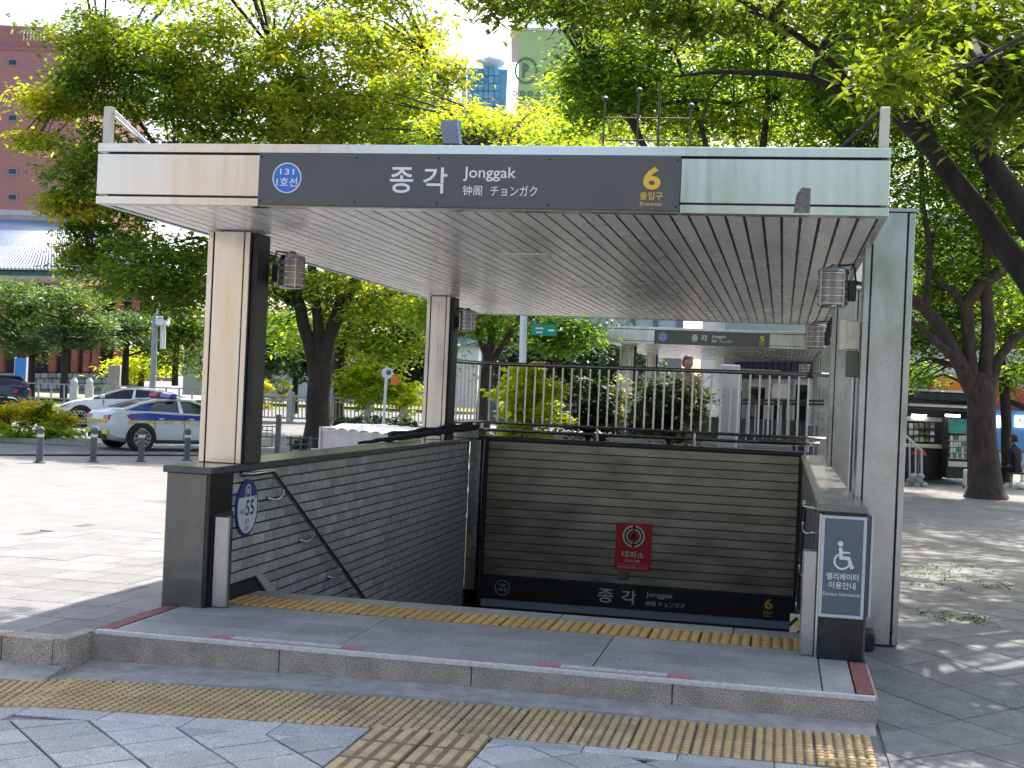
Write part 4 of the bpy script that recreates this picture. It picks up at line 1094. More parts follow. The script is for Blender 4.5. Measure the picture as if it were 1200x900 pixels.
tree('street_tree', 'yellow green tree top showing above the floodlight', 'tree', GT_, tuple(pxz(500, 500, -0.3)),
     [PL([(505, 500), (506, 400), (508, 300)], [9, 8, 7], D), PL([(508, 310), (526, 210), (532, 140)], [5, 4, 2], D), PL([(508, 310), (470, 220), (440, 100)], [5, 4, 2], D), PL([(508, 300), (500, 200), (490, 60)], [5, 3, 1.5], D)],
     [PB(482, 90, D, 62, 60, 150, 0.68), PB(530, 152, D, 70, 26, 110, 0.85), PB(460, 160, D, 70, 40, 100, 0.6), PB(528, 92, D, 26, 34, 40, 0.75), PB(600, 150, D+2, 50, 22, 60, 0.9)], 'leaf_zelkova', (0.24, 0.11), 24, 0.62, 12, twigs=110)
# right side trees
D = 26.5
tree('zelkova_tree', 'thick rough trunk of the zelkova in front of the kiosk', 'tree', GT_, tuple(pxz(1155, 580, -0.1)),
     [PL([(1155, 584), (1155, 572), (1153, 540), (1150, 490), (1149, 458), (1149, 436)], [27, 21, 18, 16.5, 16.5, 9], D),
      PL([(1143, 462), (1128, 430), (1108, 395), (1085, 362), (1058, 345), (1000, 330)], [11, 9.5, 8.5, 7, 5.5, 2], D),
      PL([(1130, 432), (1105, 408), (1078, 382), (1055, 372)], [6, 5, 4, 2.5], D-0.5),
      PL([(1143, 458), (1136, 415), (1134, 375), (1131, 352)], [9, 8, 7.5, 8], D),
      PL([(1130, 356), (1115, 340), (1095, 328)], [6, 4, 2], D), PL([(1132, 356), (1152, 332), (1185, 306), (1230, 280)], [8, 7.5, 7.5, 5], D),
      PL([(1156, 458), (1158, 400), (1156, 350), (1156, 305), (1160, 200), (1170, 60)], [9.5, 8, 7, 6, 5, 2], D),
      PL([(1160, 455), (1170, 420), (1188, 398), (1225, 375)], [7.5, 6, 5.5, 4], D),
      PL([(1058, 345), (1040, 280), (1000, 180), (950, 120)], [5, 4.5, 3.5, 1.5], D), PL([(1085, 362), (1090, 290), (1080, 180), (1060, 60)], [5, 4, 3, 1.5], D)],
     [PB(1125, 300, D+1, 95, 75, 240, 0.42), PB(1160, 200, D+1, 95, 90, 260, 0.45), PB(1095, 390, D+1, 55, 50, 120, 0.36), PB(1200, 380, D+1, 40, 60, 80, 0.5), PB(1060, 190, D, 95, 80, 230, 0.4), PB(1150, 60, D, 130, 90, 250, 0.45), PB(1020, 80, D-1, 110, 80, 240, 0.42), PB(1260, 230, D, 70, 120, 120, 0.45), PB(1080, 440, D+2, 35, 16, 26, 0.35)],
     'leaf_right', (0.135, 0.062), 30, 0.36, 21, bark='bark_red', twigs=240, tvar=0.24)  # wider tint spread paints backlit highlights among the leaves
D = 33
tree('street_tree', 'thin dark tree trunk at the right edge beside the shop front', 'tree', GT_, tuple(pxz(1179, 565, -0.1)),
     [PL([(1179, 568), (1179, 520), (1178, 470), (1176, 440)], [7, 6, 6, 6], D), PL([(1180, 470), (1200, 478), (1235, 470)], [3.5, 4, 3], D), PL([(1176, 442), (1170, 380), (1180, 300)], [5, 4, 3], D)],
     [PB(1190, 440, D, 50, 18, 40, 0.55), PB(1200, 340, D, 70, 70, 150, 0.6), PB(1120, 330, D+3, 100, 90, 190, 0.62), PB(1130, 170, D+4, 120, 110, 220, 0.66)], 'leaf_right', (0.17, 0.08), 28, 0.5, 25, twigs=60)
D = 27
tree('zelkova_tree', 'dense dark crowned tree rising behind the canopy roof', 'tree', GT_, tuple(pxz(990, 552, -0.1)),
     [PL([(990, 555), (990, 500), (988, 440), (985, 390)], [14, 10, 9.5, 9], D), PL([(985, 395), (850, 300), (800, 250), (770, 200), (720, 110)], [7, 6, 5.5, 5, 2], D), PL([(985, 395), (920, 300), (890, 200), (900, 60)], [7, 6, 5, 2], D), PL([(985, 390), (990, 300), (985, 220), (1000, 130)], [6, 5, 4, 2], D), PL([(800, 250), (830, 180), (790, 60)], [5, 4, 2], D), PL([(770, 200), (740, 130), (690, 80)], [3.5, 2.5, 1.2], D), PL([(720, 130), (800, 118), (860, 122), (910, 110)], [2, 2.5, 2, 1], D)],
     [PB(722, 95, D, 62, 50, 90, 0.45), PB(676, 105, D+1, 36, 40, 34, 0.55), PB(800, 60, D, 115, 80, 150, 0.5), PB(930, 70, D, 115, 85, 150, 0.6), PB(760, 130, D+1, 100, 40, 90, 0.6), PB(890, 145, D+1, 130, 40, 100, 0.65), PB(1000, 140, D+1, 70, 55, 70, 0.6), PB(800, -50, D, 300, 60, 110, 0.42), PB(675, 5, D, 50, 28, 70, 0.3), PB(850, 250, D, 180, 60, 120, 0.4)],
     'leaf_right', (0.15, 0.07), 40, 0.40, 31, twigs=240, tvar=0.24)  # raised tints and spread put strongly backlit leaves into the colour
D = 45
tree('street_tree', 'lighter green tree further back above the right half of the canopy', 'tree', GT_, tuple(pxz(915, 515, -0.15)),
     [PL([(913, 520), (914, 470), (916, 420)], [8, 8, 7], D), PL([(916, 425), (900, 300), (860, 160)], [5, 4, 2], D), PL([(916, 425), (960, 300), (1000, 160)], [5, 4, 2], D)],
     [PB(760, 130, D, 110, 60, 190, 0.82), PB(900, 120, D, 130, 70, 220, 0.85), PB(1010, 120, D, 90, 80, 150, 0.78), PB(860, 30, D, 200, 60, 170, 0.7), PB(730, 60, D, 55, 50, 70, 0.68)], 'leaf_right', (0.23, 0.105), 26, 0.62, 37, twigs=50)
# near tree leaning in from the right; its crown spreads over the whole forecourt
D = 12.5
near_limbs = [PL([(1370, 720), (1360, 600), (1330, 480), (1290, 400)], [44, 36, 32, 30], D),
      PL([(1295, 410), (1248, 385), (1200, 318), (1150, 250), (1107, 196), (1076, 158), (1045, 130), (1000, 108), (950, 91), (900, 85), (850, 84), (790, 90)], [18, 16.5, 15, 13, 11.5, 9.5, 7, 5.5, 4.4, 3.6, 2.8, 1.2], D),
      PL([(1300, 410), (1255, 330), (1207, 265), (1172, 208), (1148, 165), (1129, 112), (1116, 55), (1100, -20), (1060, -120)], [18, 17, 15.5, 14, 12, 11, 9.5, 8, 5], D-0.3),
      PL([(1090, 165), (1080, 140), (1068, 118), (1058, 60), (1040, -40)], [10, 9, 7, 6, 4], D), PL([(1230, 30, 9), (1150, 70, 8.8), (1085, 95, 8.6)], [3.5, 2.5, 1], D*0.7),
      PL([(1000, 106), (960, 60), (900, 20), (820, -30)], [5, 4, 3, 2], D), PL([(850, 84), (830, 110), (822, 150)], [2, 1.5, 1], D),
      ([px(1100, -20, 12.2), Vector((5.2, 2.5, 7.6)), Vector((2.5, 3.0, 8.2)), Vector((-1.5, 3.6, 8.4)), Vector((-4, 4.0, 8.2))], [0.07, 0.065, 0.055, 0.04, 0.02]),
      ([px(1060, -120, 12.2), Vector((6.5, -1.0, 8.2)), Vector((5.5, -4.0, 8.8))], [0.05, 0.045, 0.02])]
near_blobs = [PB(1120, 45, 11, 110, 55, 66, 0.55), PB(1180, 80, 10.5, 60, 70, 40, 0.5), PB(1070, 85, 9.5, 50, 24, 14, 0.6), PB(1000, 12, 12, 100, 30, 34, 0.45), PB(860, 8, 13, 120, 26, 50, 0.3), PB(730, -4, 13, 110, 26, 44, 0.22), PB(600, 4, 13.5, 60, 12, 18, 0.2), PB(1165, 120, 11, 55, 28, 12, 0.45)]
over = [((0.2, 3.9, 8.3), 4.4, 1.9, 1.2, 300, 0.4), ((3.2, 3.4, 8.4), 2.3, 2.4, 1.1, 150, 0.4), ((-4.5, 3.8, 8.6), 2.6, 1.7, 1.0, 130, 0.4), ((8.2, 3.5, 7.9), 2.4, 3.0, 1.3, 70, 0.45), ((9.5, 8.0, 7.5), 3.0, 3.0, 1.8, 120, 0.45), ((7.5, -1.5, 8.2), 2.5, 2.6, 1.2, 75, 0.45), ((11.5, 4.5, 7.2), 2.5, 3.5, 1.6, 120, 0.45)]
tree('zelkova_tree', 'near tree with two thick limbs leaning in from the right edge', 'tree', GT_, tuple(pxz(1370, 720, -0.05)), near_limbs, near_blobs+over, 'leaf_near', (0.125, 0.045), 46, 0.33, 41, twigs=200, flat=0.6, droop=0.35)

sx, sy = 13.5, 9.0  # added tree, out of view, placed to shade the right paving
tree('zelkova_tree', 'broad tree outside the right edge whose crown shades the right pavement', 'tree', GT_, (sx, sy, -0.1),
     [([Vector((sx, sy, -0.2)), Vector((sx, sy, 2.0)), Vector((sx-.3, sy, 3.6))], [0.36, 0.28, 0.26]), ([Vector((sx-.3, sy, 3.5)), Vector((11, 8.6, 6)), Vector((8, 8.5, 8))], [0.18, 0.14, 0.06]),
      ([Vector((sx-.3, sy, 3.5)), Vector((12, 12, 6.5)), Vector((9, 14, 9))], [0.18, 0.13, 0.05]), ([Vector((sx-.3, sy, 3.6)), Vector((15, 13, 7)), Vector((14, 17, 9.5))], [0.16, 0.12, 0.05])],
     [((7.6, 8.5, 8.8), 2.6, 3.2, 0.9, 140, 0.45), ((11.5, 10.5, 8.8), 3.4, 4.0, 1.3, 190, 0.45), ((8.0, 14.0, 10.4), 3.0, 3.6, 1.1, 150, 0.45), ((8.6, 20, 11.0), 3.4, 3.5, 1.2, 140, 0.45), ((14.5, 14.0, 9.5), 3.4, 5.0, 1.8, 120, 0.45), ((9.5, 4.0, 8.4), 2.4, 2.2, 1.0, 90, 0.45)], 'leaf_right', (0.17, 0.085), 36, 0.34, 47, twigs=160)
# pines in front of the pavilion
def pine(label, u, vb, d, vtop, blobs, seed):
    b = pxz(u, vb, -0.25); 
    b = px(u, vb, d)
    tree('pine_tree', label, 'tree', 'pines beside the pavilion', tuple(b), [PL([(u, vb), (u+2, (vb+vtop)/2), (u-1, vtop)], [4.5, 3.8, 2], d)]+[PL([(u+1, (vb+vtop*2)/3+k*12), (u+s*28, (vb+vtop*2)/3+k*12-8)], [1.8, 0.8], d) for k, s in ((0, 1), (1, -1), (2, 1), (-1, -1))],
         [PB(x, y, d, rx, ry, n, t, 1.8) for (x, y, rx, ry, n, t) in blobs], 'needle', (0.34, 0.085), 30, 0.62, seed, twigs=25, droop=-0.3, flat=0.35)
pine('spreading pine with pale tufts nearest the left edge', 36, 480, 62, 350, [(25, 350, 40, 22, 60, 0.62), (10, 385, 35, 16, 40, 0.4), (45, 375, 38, 16, 45, 0.55), (25, 408, 45, 14, 40, 0.3)], 51)
pine('spreading pine standing in front of the red pavilion columns', 74, 470, 60, 345, [(75, 350, 38, 18, 55, 0.6), (95, 378, 36, 14, 45, 0.55), (70, 395, 40, 14, 45, 0.42), (100, 402, 35, 12, 30, 0.35)], 52)
pine('thin trunked pine beside the pale stone block', 146, 452, 64, 365, [(150, 378, 40, 10, 40, 0.3), (125, 395, 35, 9, 30, 0.3), (160, 398, 30, 9, 25, 0.35)], 53)
# park trees and bushes behind the road
def bush(name, label, u, v, d, ru, rv, n, tint, mtn, leaf, per, seed, cat='shrub', group='park shrubs beyond the road', stem=True, gz=None):
    c = px(u, v, d); rx = ru*d/FPX; rz = rv*d/FPX
    base = (c.x, c.y, c.z-rz*1.0)
    t = thing(name, base, label, cat, group)
    m = MB()
    for k in range(5):
        a = 2*pi*k/5+0.3; m.tube([(c.x, c.y, c.z-rz*1.02), (c.x+0.35*rx*cos(a), c.y+0.3*rx*sin(a), c.z-rz*0.2), (c.x+0.6*rx*cos(a), c.y+0.5*rx*sin(a), c.z+rz*0.4)], [0.02, 0.014, 0.006], 5)
    m.build('stems', 'bark', t)['kind'] = 'stuff'
    C, T = crown_clusters([(tuple(c), rx, rx*0.75, rz, n, tint)], seed)
    me = leaf_mesh('foliage', C, np.full(len(C), max(0.10, min(rx, rz)*0.28)), per, leaf[0], leaf[1], mtn, seed, T, 0.7, 0.1, base)
    o = bpy.data.objects.new('foliage', me); COL.objects.link(o); o.parent = t; o['kind'] = 'stuff'
    return t
for (u, vb, d, ht, blobs, lab, mtn, sd_) in (
    (205, 452, 66, 60, [(205, 400, 40, 38, 90, 0.45), (225, 370, 35, 40, 80, 0.4)], 'dark park tree just left of the left front column', 'leaf_zelkova', 61),
    (290, 488, 58, 60, [(300, 420, 36, 26, 60, 0.5), (320, 395, 38, 30, 80, 0.35), (280, 390, 34, 40, 60, 0.4)], 'park tree with grey foliage right of the left front column', 'needle', 62),
    (345, 485, 60, 70, [(345, 410, 40, 28, 80, 0.35), (385, 420, 30, 30, 60, 0.3)], 'dark park tree just behind the forked trunk', 'leaf_dark', 63),
    (470, 480, 62, 60, [(470, 430, 45, 25, 100, 0.25), (440, 445, 50, 18, 90, 0.3), (500, 420, 40, 35, 80, 0.25)], 'dark rounded evergreen behind the white railing', 'leaf_dark', 64),
    (640, 480, 56, 60, [(640, 420, 60, 40, 120, 0.25), (720, 420, 60, 36, 120, 0.3), (690, 450, 60, 30, 100, 0.25), (600, 440, 40, 30, 60, 0.3)], 'dark evergreen behind the white pole', 'leaf_dark', 65),
    (165, 455, 70, 40, [(170, 425, 26, 14, 40, 0.75), (150, 432, 24, 12, 30, 0.8)], 'low light green tree beside the grey street pole', 'leaf_lime', 66)):
    tree('park_tree', lab, 'tree', 'park trees beyond the road', tuple(px(u, vb, d)), [PL([(u, vb), (u+1, vb-ht*0.5), (u+3, vb-ht)], [4, 3.5, 2.5], d), PL([(u+2, vb-ht*0.8), (u+16, vb-ht*1.3)], [2, 1], d), PL([(u+2, vb-ht*0.8), (u-14, vb-ht*1.2)], [2, 1], d)],
         [PB(a, b, d, c, e, n, t) for (a, b, c, e, n, t) in blobs], mtn, (0.30, 0.14), 26, 0.75, sd_, twigs=16)
bush('shrub', 'broad leaved green shrub left of the white signpost', 428, 452, 44, 42, 26, 70, 0.45, 'leaf_lime', (0.22, 0.12), 26, 71)
bush('shrub', 'yellow green shrub right of the white signpost', 472, 462, 44, 26, 26, 46, 0.62, 'leaf_lime', (0.20, 0.11), 26, 72)
bush('shrub', 'small golden shrub behind the dark barrier', 305, 462, 55, 12, 22, 22, 0.6, 'leaf_gold', (0.22, 0.11), 22, 73)
bush('shrub', 'pale lime shrub on the far lawn by the column', 330, 458, 57, 14, 14, 18, 0.6, 'leaf_lime', (0.22, 0.11), 22, 74)
bush('hedge', 'low dark hedge along the foot of the white railing', 440, 495, 40, 60, 6, 60, 0.4, 'leaf_dark', (0.14, 0.08), 26, 75)
# bed of shrubs at the left edge
for k, (u, v, d, ru, rv, tint, m_, lab) in enumerate([(10, 485, 34, 30, 15, 0.55, 'leaf_gold', 'golden shrub in the bed at the left edge'), (38, 483, 34.5, 26, 16, 0.7, 'leaf_gold', 'golden shrub in the bed beside the first bollard'), (70, 492, 34, 26, 13, 0.62, 'leaf_gold', 'golden shrub next to the tail of the patrol car'),
        (52, 488, 34, 12, 16, 0.15, 'leaf_lime', 'darker green shrub in the middle of the bed'), (20, 504, 33.4, 44, 8, 0.35, 'leaf_lime', 'low lime ground shrub along the bed kerb'), (68, 505, 33.4, 26, 7, 0.4, 'leaf_lime', 'low lime ground shrub behind the second bollard'), (-30, 490, 34, 34, 18, 0.55, 'leaf_gold', 'golden shrub partly outside the left edge')]):
    bush('shrub', lab, u, v, d, ru, rv, 50, tint, m_, (0.13, 0.06), 26, 80+k, group='shrubs in the roadside bed')
bk = thing('bed_kerb', tuple(px(45, 518, 33)), 'long stone kerb round the shrub bed at the left', 'kerb')
for k in range(5):
    a = px(-60+k*32, 512+k*0.5, 33.2); b = px(-60+(k+1)*32-0.6, 512+(k+1)*0.5, 33.2)
    m = MB(); m.hull([(a.x, a.y, a.z-0.25), (a.x, a.y, a.z), (a.x+0.06, a.y+0.35, a.z), (a.x+0.06, a.y+0.35, a.z-0.25)], [(b.x, b.y, b.z-0.25), (b.x, b.y, b.z), (b.x+0.06, b.y+0.35, b.z), (b.x+0.06, b.y+0.35, b.z-0.25)])
    m.build('kerb_stone', 'stone_pale', bk)
so = MB(); P4 = [px(-90, 510, 33.3), px(100, 513, 33.3), px(105, 500, 36), px(-90, 497, 36)]
so.hull([(p.x, p.y, p.z-0.4) for p in P4], [(p.x, p.y, P4[0].z-0.03) for p in P4]); so.build('soil', 'bark', bk)
# planting behind the guard railing, on a raised planter
PLN = thing('stone_planter', (2.4, 10.6, 0.0), 'raised stone planter right behind the guard railing', 'planter')
MB().box(0.25, 4.45, 9.6, 11.9, -0.05, 0.92).build('soil', 'bark', PLN)
for k in range(6):
    MB().box(0.25+k*0.7+0.003, 0.25+(k+1)*0.7-0.003, 9.45, 9.597, -0.05, 0.98, c=0.01).build('stone', 'stone', PLN)
    MB().box(0.25+k*0.7+0.003, 0.25+(k+1)*0.7-0.003, 11.903, 12.05, -0.05, 0.98, c=0.01).build('stone', 'stone', PLN)
bush('shrub', 'bright yellow green shrub behind the left part of the guard railing', 620, 470, 18.6, 46, 36, 80, 0.72, 'leaf_lime', (0.12, 0.075), 30, 91, group='shrubs behind the guard railing')
bush('shrub', 'tall bright sprig sticking above the guard railing', 626, 438, 18.8, 14, 26, 16, 0.75, 'leaf_lime', (0.10, 0.06), 22, 95, group='shrubs behind the guard railing')
bush('shrub', 'low lime plants at the foot of the left railing', 610, 505, 18.4, 40, 9, 36, 0.5, 'leaf_lime', (0.08, 0.045), 24, 96, group='shrubs behind the guard railing')
bush('shrub', 'dark glossy shrub in the middle behind the railing', 690, 480, 19.0, 30, 38, 60, 0.25, 'leaf_dark', (0.11, 0.05), 30, 92, group='shrubs behind the guard railing')
bush('shrub', 'dark shrub with pale variegated leaves behind the railing', 785, 478, 18.8, 50, 42, 110, 0.25, 'leaf_pale', (0.11, 0.05), 30, 93, group='shrubs behind the guard railing')
bush('shrub', 'pale dry shrub between the two dark shrubs', 720, 478, 19.4, 14, 34, 26, 0.8, 'leaf_pale', (0.10, 0.05), 26, 94, group='shrubs behind the guard railing')
# fallen leaves and sprouts on the shaded slabs at the right
def litter(name, pts, n, mtn, seed, label, rad=0.35):
    r = np.random.RandomState(seed)
    c = []
    for (u, v) in pts:
        p = pxz(u, v, -0.03)
        for k in range(n): 
            a, q = r.uniform(0, 2*pi), rad*sqrt(r.uniform())
            x, y = p.x+q*cos(a)*1.3, p.y+q*sin(a); c.append((x, y, z_right(x, y)+0.012))
    me = leaf_mesh(name, np.array(c), np.full(len(c), 0.03), 4, 0.034, 0.016, mtn, seed, np.full(len(c), 0.05), 0.2, 0.0)
    o = bpy.data.objects.new(name, me); COL.objects.link(o); tag(o, label, kind='stuff'); return o
litter('fallen_leaves', [(1070, 668), (1075, 685), (1095, 675), (1120, 665)], 26, 'leaf_right', 5, 'scattered green leaves on the slabs beside the right column')
litter('fallen_twigs', [(1110, 722), (1130, 728), (1180, 688)], 26, 'leaf_right', 6, 'small heap of green sprigs on the slabs at the right', 0.22)

# ------------------------------------------------------------------ far buildings
RH = Vector((cos(YAW), sin(YAW), 0)); FH = Vector((-sin(YAW), cos(YAW), 0))
class Far:
    """a building square to the street; boxes given by surveyed photo corners at its own distance"""
    def __init__(s, name, u, v, d, label, cat, group=None):
        s.b = px(u, v, d); s.d = d
        s.t = thing(name, s.b, label, cat, group, YAW)
    def lc(s, u, v, off=0.0):
        p = px(u, v, s.d)-s.b
        return p.dot(RH), p.z
    def box(s, name, u0, v0, u1, v1, mtn, th=0.2, off=0.0, parent=None, c=0.0):
        x, z = s.lc((u0+u1)/2, (v0+v1)/2); k = s.d/FPX
        w_, h = (u1-u0)*k/2, (v1-v0)*k/2
        m = MB(); m.box(x-w_, x+w_, off, off+th, z-h, z+h, c=c)
        o = m.build(name, mtn, s.t, local=True)
        if parent:
            o.parent = parent; o.location = Vector(o.location)-Vector(parent.location)
        return o
    def window(s, u0, v0, u1, v1, off=0.0, frame='pole_grey', glass='glass_dark'):
        f = s.box('window', u0, v0, u1, v1, frame, 0.1, off-0.1)
        k = 0.14*min(u1-u0, v1-v0)
        s.box('pane', u0+k, v0+k, u1-k, v1-k, glass, 0.03, off-0.125, f)
B = Far('brick_tower', 40, 455, 130, 'tall red brick tower block at the upper left', 'building')
B.box('wall', -160, 54, 97, 470, 'tower_brick', 20, 0)
B.box('upper_wall', -160, 17, 44, 53.5, 'tower_brick', 16, 3)
B.box('shoulder', 44.5, 42, 66, 53.5, 'tower_band', 14, 2.5)
for v in (73, 138, 201, 231): B.window(9, v-4, 20, v+4)
for v in (100, 165): B.window(-18, v-4, -8, v+4)
for k in range(7): B.box('railing_post', 17+k*4, 29, 17.8+k*4, 40, 'white', 0.15, 2.2)
B.box('railing_bar', 16, 28, 44, 29, 'white', 0.15, 2.0)
B.box('cornice', -160, 53.6, 97.5, 56, 'tower_band', 20.2, -0.15)

B = Far('glass_tower', 566, 200, 220, 'slim blue glass tower with a disc top behind the trees', 'building')
B.box('wall', 540, 79, 586, 480, 'blue_glass', 14, 0.6)
for i in range(7):
    for j in range(6):
        if RND.random() < 0.9: B.box('pane', 541+i*6.4, 80+j*9, 541+(i+1)*6.4-0.9, 80+(j+1)*9-0.9, 'blue_glass', 0.4, 0.1)
x, z = B.lc(575, 66); m = MB(); k = 220/FPX
m.lathe((x, 4, z), [(6*k, -8*k), (15*k, -3.5*k), (17*k, 0), (16.5*k, 1.5*k), (7*k, 3*k), (3*k, 9*k), (1*k, 10*k)], 28); m.build('disc', 'pale_clad', B.t, smooth=True, local=True)
for du in (-5, 5):
    x, z = B.lc(573+du, 78); m = MB(); m.tube([(x, 4, z-1), (x, 4, z+7*k)], 0.5, 6); m.build('strut', 'pole_white', B.t, local=True)

B = Far('green_block', 640, 300, 150, 'pale green building wall with a round letter P emblem', 'building')
B.box('wall', 600, 36, 720, 480, 'green_clad', 15, 0.3)
B.box('parapet', 599, 33, 721, 36, 'pale_clad', 15.4, 0.1)
x, z = B.lc(616.5, 82); k = 150/FPX
P = Plate((x, 0.29, z), (1, 0, 0), (0, 0, 1)); m = MB()
P.arc(m, 0, 0, 11.5*k, 13.5*k, 0, 2*pi, 0.0, 0.12, sy=1.15, n=40)
P.stroke(m, [(-3*k, -8*k), (-3*k, 8*k)], 2.6*k, 0, 0.1); P.arc(m, -2*k, 3.2*k, 2.6*k, 5.2*k, -pi/2, pi/2, 0, 0.1)
tag(m.build('emblem', 'green_mark', B.t, local=True), kind='stuff')
m = MB()
for q in range(4):
    xx = (-12+q*9)*k
    P.arc(m, xx, -27*k, 1.8*k, 3.2*k, 0, 2*pi, 0, 0.1, n=14)
    P.stroke(m, [(xx-4*k, -33*k), (xx+3*k, -33*k)], 1.2*k, 0, 0.1)
tag(m.build('lettering', 'green_mark', B.t, local=True), kind='stuff')

# pavilion with tiled roof
B = Far('pavilion', 70, 452, 80, 'traditional pavilion with grey tiled roof and red columns at the left', 'building')
k = 80/FPX
def L3(u, v, off=0.0):
    x, z = B.lc(u, v); return Vector((x, off, z))
ridgeL, ridgeR = L3(-90, 243, 5.0), L3(84, 249, 5.0)
eL, eR = L3(-190, 316, -2.0), L3(200, 322, -2.0)
bR = L3(200, 312, 12.0); bL = L3(-190, 306, 12.0)
def lerp(a, b, t): return a.lerp(b, t)
def roof_pt(a0, a1, b0, b1, s, t):
    p = lerp(lerp(a0, a1, s), lerp(b0, b1, s), t); p.z -= 1.6*sin(pi*t)*0.35; return p
m = MB()
N, K = 14, 6
for (a0, a1, b0, b1) in ((ridgeL, ridgeR, eL, eR), (ridgeR, ridgeR+Vector((0.1, 0.1, 0)), eR, bR), (ridgeR, ridgeL, bR, bL)):
    vs = [roof_pt(a0, a1, b0, b1, i/N, j/K) for j in range(K+1) for i in range(N+1)]
    m.add(vs, [(j*(N+1)+i, j*(N+1)+i+1, (j+1)*(N+1)+i+1, (j+1)*(N+1)+i) for j in range(K) for i in range(N)])
m.build('roof', 'roof_tile', B.t, smooth=True, local=True)
m = MB()
for i in range(92):
    s = (i+0.5)/92
    p = [roof_pt(ridgeL, ridgeR, eL, eR, s, t/5)+Vector((0, -0.02, 0.04)) for t in range(6)]
    m.tube(p, 0.075, 5)
for i in range(24):
    s = (i+0.5)/24
    p = [roof_pt(ridgeR, ridgeR+Vector((0.1, 0.1, 0)), eR, bR, s, t/5)+Vector((0.02, 0, 0.04)) for t in range(6)]
    m.tube(p, 0.075, 5)
tag(m.build('tile_ribs', 'roof_cap', B.t, local=True), kind='stuff')
m = MB(); m.tube([ridgeL+Vector((0, 0, .3)), ridgeR+Vector((0, 0, .3))], 0.38, 6); m.build('ridge', 'ridge', B.t, local=True)
m = MB(); m.tube([roof_pt(ridgeL, ridgeR, eL, eR, 1.0, t/6)+Vector((0, 0, 0.2)) for t in range(7)], 0.22, 6); m.build('hip_ridge', 'ridge', B.t, local=True)
m = MB(); a, b = eL+Vector((0, .3, -.35)), eR+Vector((-1, .3, -.35)); m.hull([a+Vector(q) for q in ((0, 0, 0), (0, 3, 0.5), (0, 3, 0.7), (0, 0, 0.28))], [b+Vector(q) for q in ((0, 0, 0), (0, 3, 0.5), (0, 3, 0.7), (0, 0, 0.28))]); m.build('eave', 'teal_wood', B.t, local=True)
for u in range(-20, 170, 5):
    pass
B.box('hall_wall', -120, 345, 165, 440, 'dark_wood', 6, 2.2)
B.box('beam', -120, 374, 172, 388, 'red_wood', 0.5, 0.6)
B.box('upper_beam', -120, 330, 172, 346, 'teal_wood', 0.6, 0.5)
for u in (-30, 2, 34, 62, 88, 102, 112, 137, 156): B.box('column', u-4.2, 346, u+4.2, 437, 'red_wood', 0.45, 0.0, c=0.08)
for k2 in range(9): B.box('baluster', 154+k2*3, 372, 155.4+k2*3, 380, 'red_wood', 0.12, -0.3)
B.box('balcony_rail', 152, 368.5, 182, 371.5, 'stone_pale', 0.3, -0.4)
B.box('plinth', -120, 437, 122, 458, 'stone', 8, 0.15)
for j in range(3):
    for i in range(12):
        u0 = 10+i*9.5+(j % 2)*4.7; B.box('stone', u0+0.25, 437.5+j*6.4, u0+9.2, 437.5+(j+1)*6.4-0.4, 'stone', 0.25, -0.15+RND.uniform(-0.04, 0.04), c=0.05)
SB = Far('stone_block', 133, 458, 66, 'pale upright stone block beside the thin pine', 'monument')
SB.box('body', 126, 428, 140, 458, 'stone_pale', 0.7, 0, c=0.03); SB.box('base', 123, 453, 143, 460, 'stone_pale', 1.0, -0.2, c=0.03)
# low garden walls and dark street frontage far behind the trees on the left
B = Far('park_building', 300, 470, 95, 'low pale building far behind the park trees', 'building')
B.box('wall', 215, 400, 560, 470, 'pale_clad', 8, 0)
B.box('roof', 208, 393, 568, 400, 'roof_tile', 9, -0.5)
for i in range(9): B.window(232+i*35, 415, 252+i*35, 445)
B = Far('office_block', 690, 480, 75, 'dark office block far behind the middle trees', 'building')
B.box('wall', 575, 300, 800, 500, 'sign_slate', 8, 0)
for i in range(8):
    for j in range(6): B.window(582+i*27, 310+j*30, 603+i*27, 330+j*30, glass='glass_pale', frame='pole_grey')

# buildings on the right
B = Far('shop_building', 1130, 560, 44, 'shop building with orange fascia behind the kiosk and tree', 'building')
B.box('wall', 1040, 250, 1400, 575, 'pale_clad', 6, 0.2)
for i in range(5):
    for j in range(5): B.box('panel', 1048+i*7.6, 426+j*7, 1055+i*7.6, 432.4+j*7, 'navy_tile', 0.1, 0.08)
B.box('fascia', 1090, 441, 1132, 462, 'orange', 0.3, -0.15, c=0.02); B.box('sill', 1090, 456.5, 1112, 461, 'sign_slate', 0.2, -0.38)
B.box('red_sign', 1160, 456, 1300, 480, 'shop_red', 0.3, -0.15)
B.box('shopfront', 1156, 483, 1300, 530, 'shop_blue', 0.2, -0.05)
for a, b in ((1163, 1172), (1188, 1216)): B.box('screen', a, 487, b, 501, 'screen', 0.08, -0.16)
B.box('step', 1150, 532, 1300, 572, 'white_dim', 0.5, -0.4)
m = MB(); x, z = B.lc(1201, 494); P = Plate((x, -0.165, z), (1, 0, 0), (0, 0, 1))
for q in range(4): P.stroke(m, [(-0.3+q*0.15, -0.1), (-0.22+q*0.15, 0.1), (-0.2+q*0.15, -0.05)], 0.03, 0, 0.004)
tag(m.build('lettering', 'navy', B.t, local=True), kind='stuff')
B = Far('corner_building', 910, 530, 40, 'pale tiled building with dark shop windows behind the far canopy', 'building')
B.box('wall', 850, 300, 1000, 545, 'pale_clad', 5, 0.2)
for i in range(14): B.box('panel', 862+i*7.4, 424, 868.4+i*7.4, 437, 'navy_tile', 0.1, 0.1)
for i in range(14): B.box('panel', 862+i*7.4, 438, 868.4+i*7.4, 444, 'navy_tile', 0.1, 0.1)
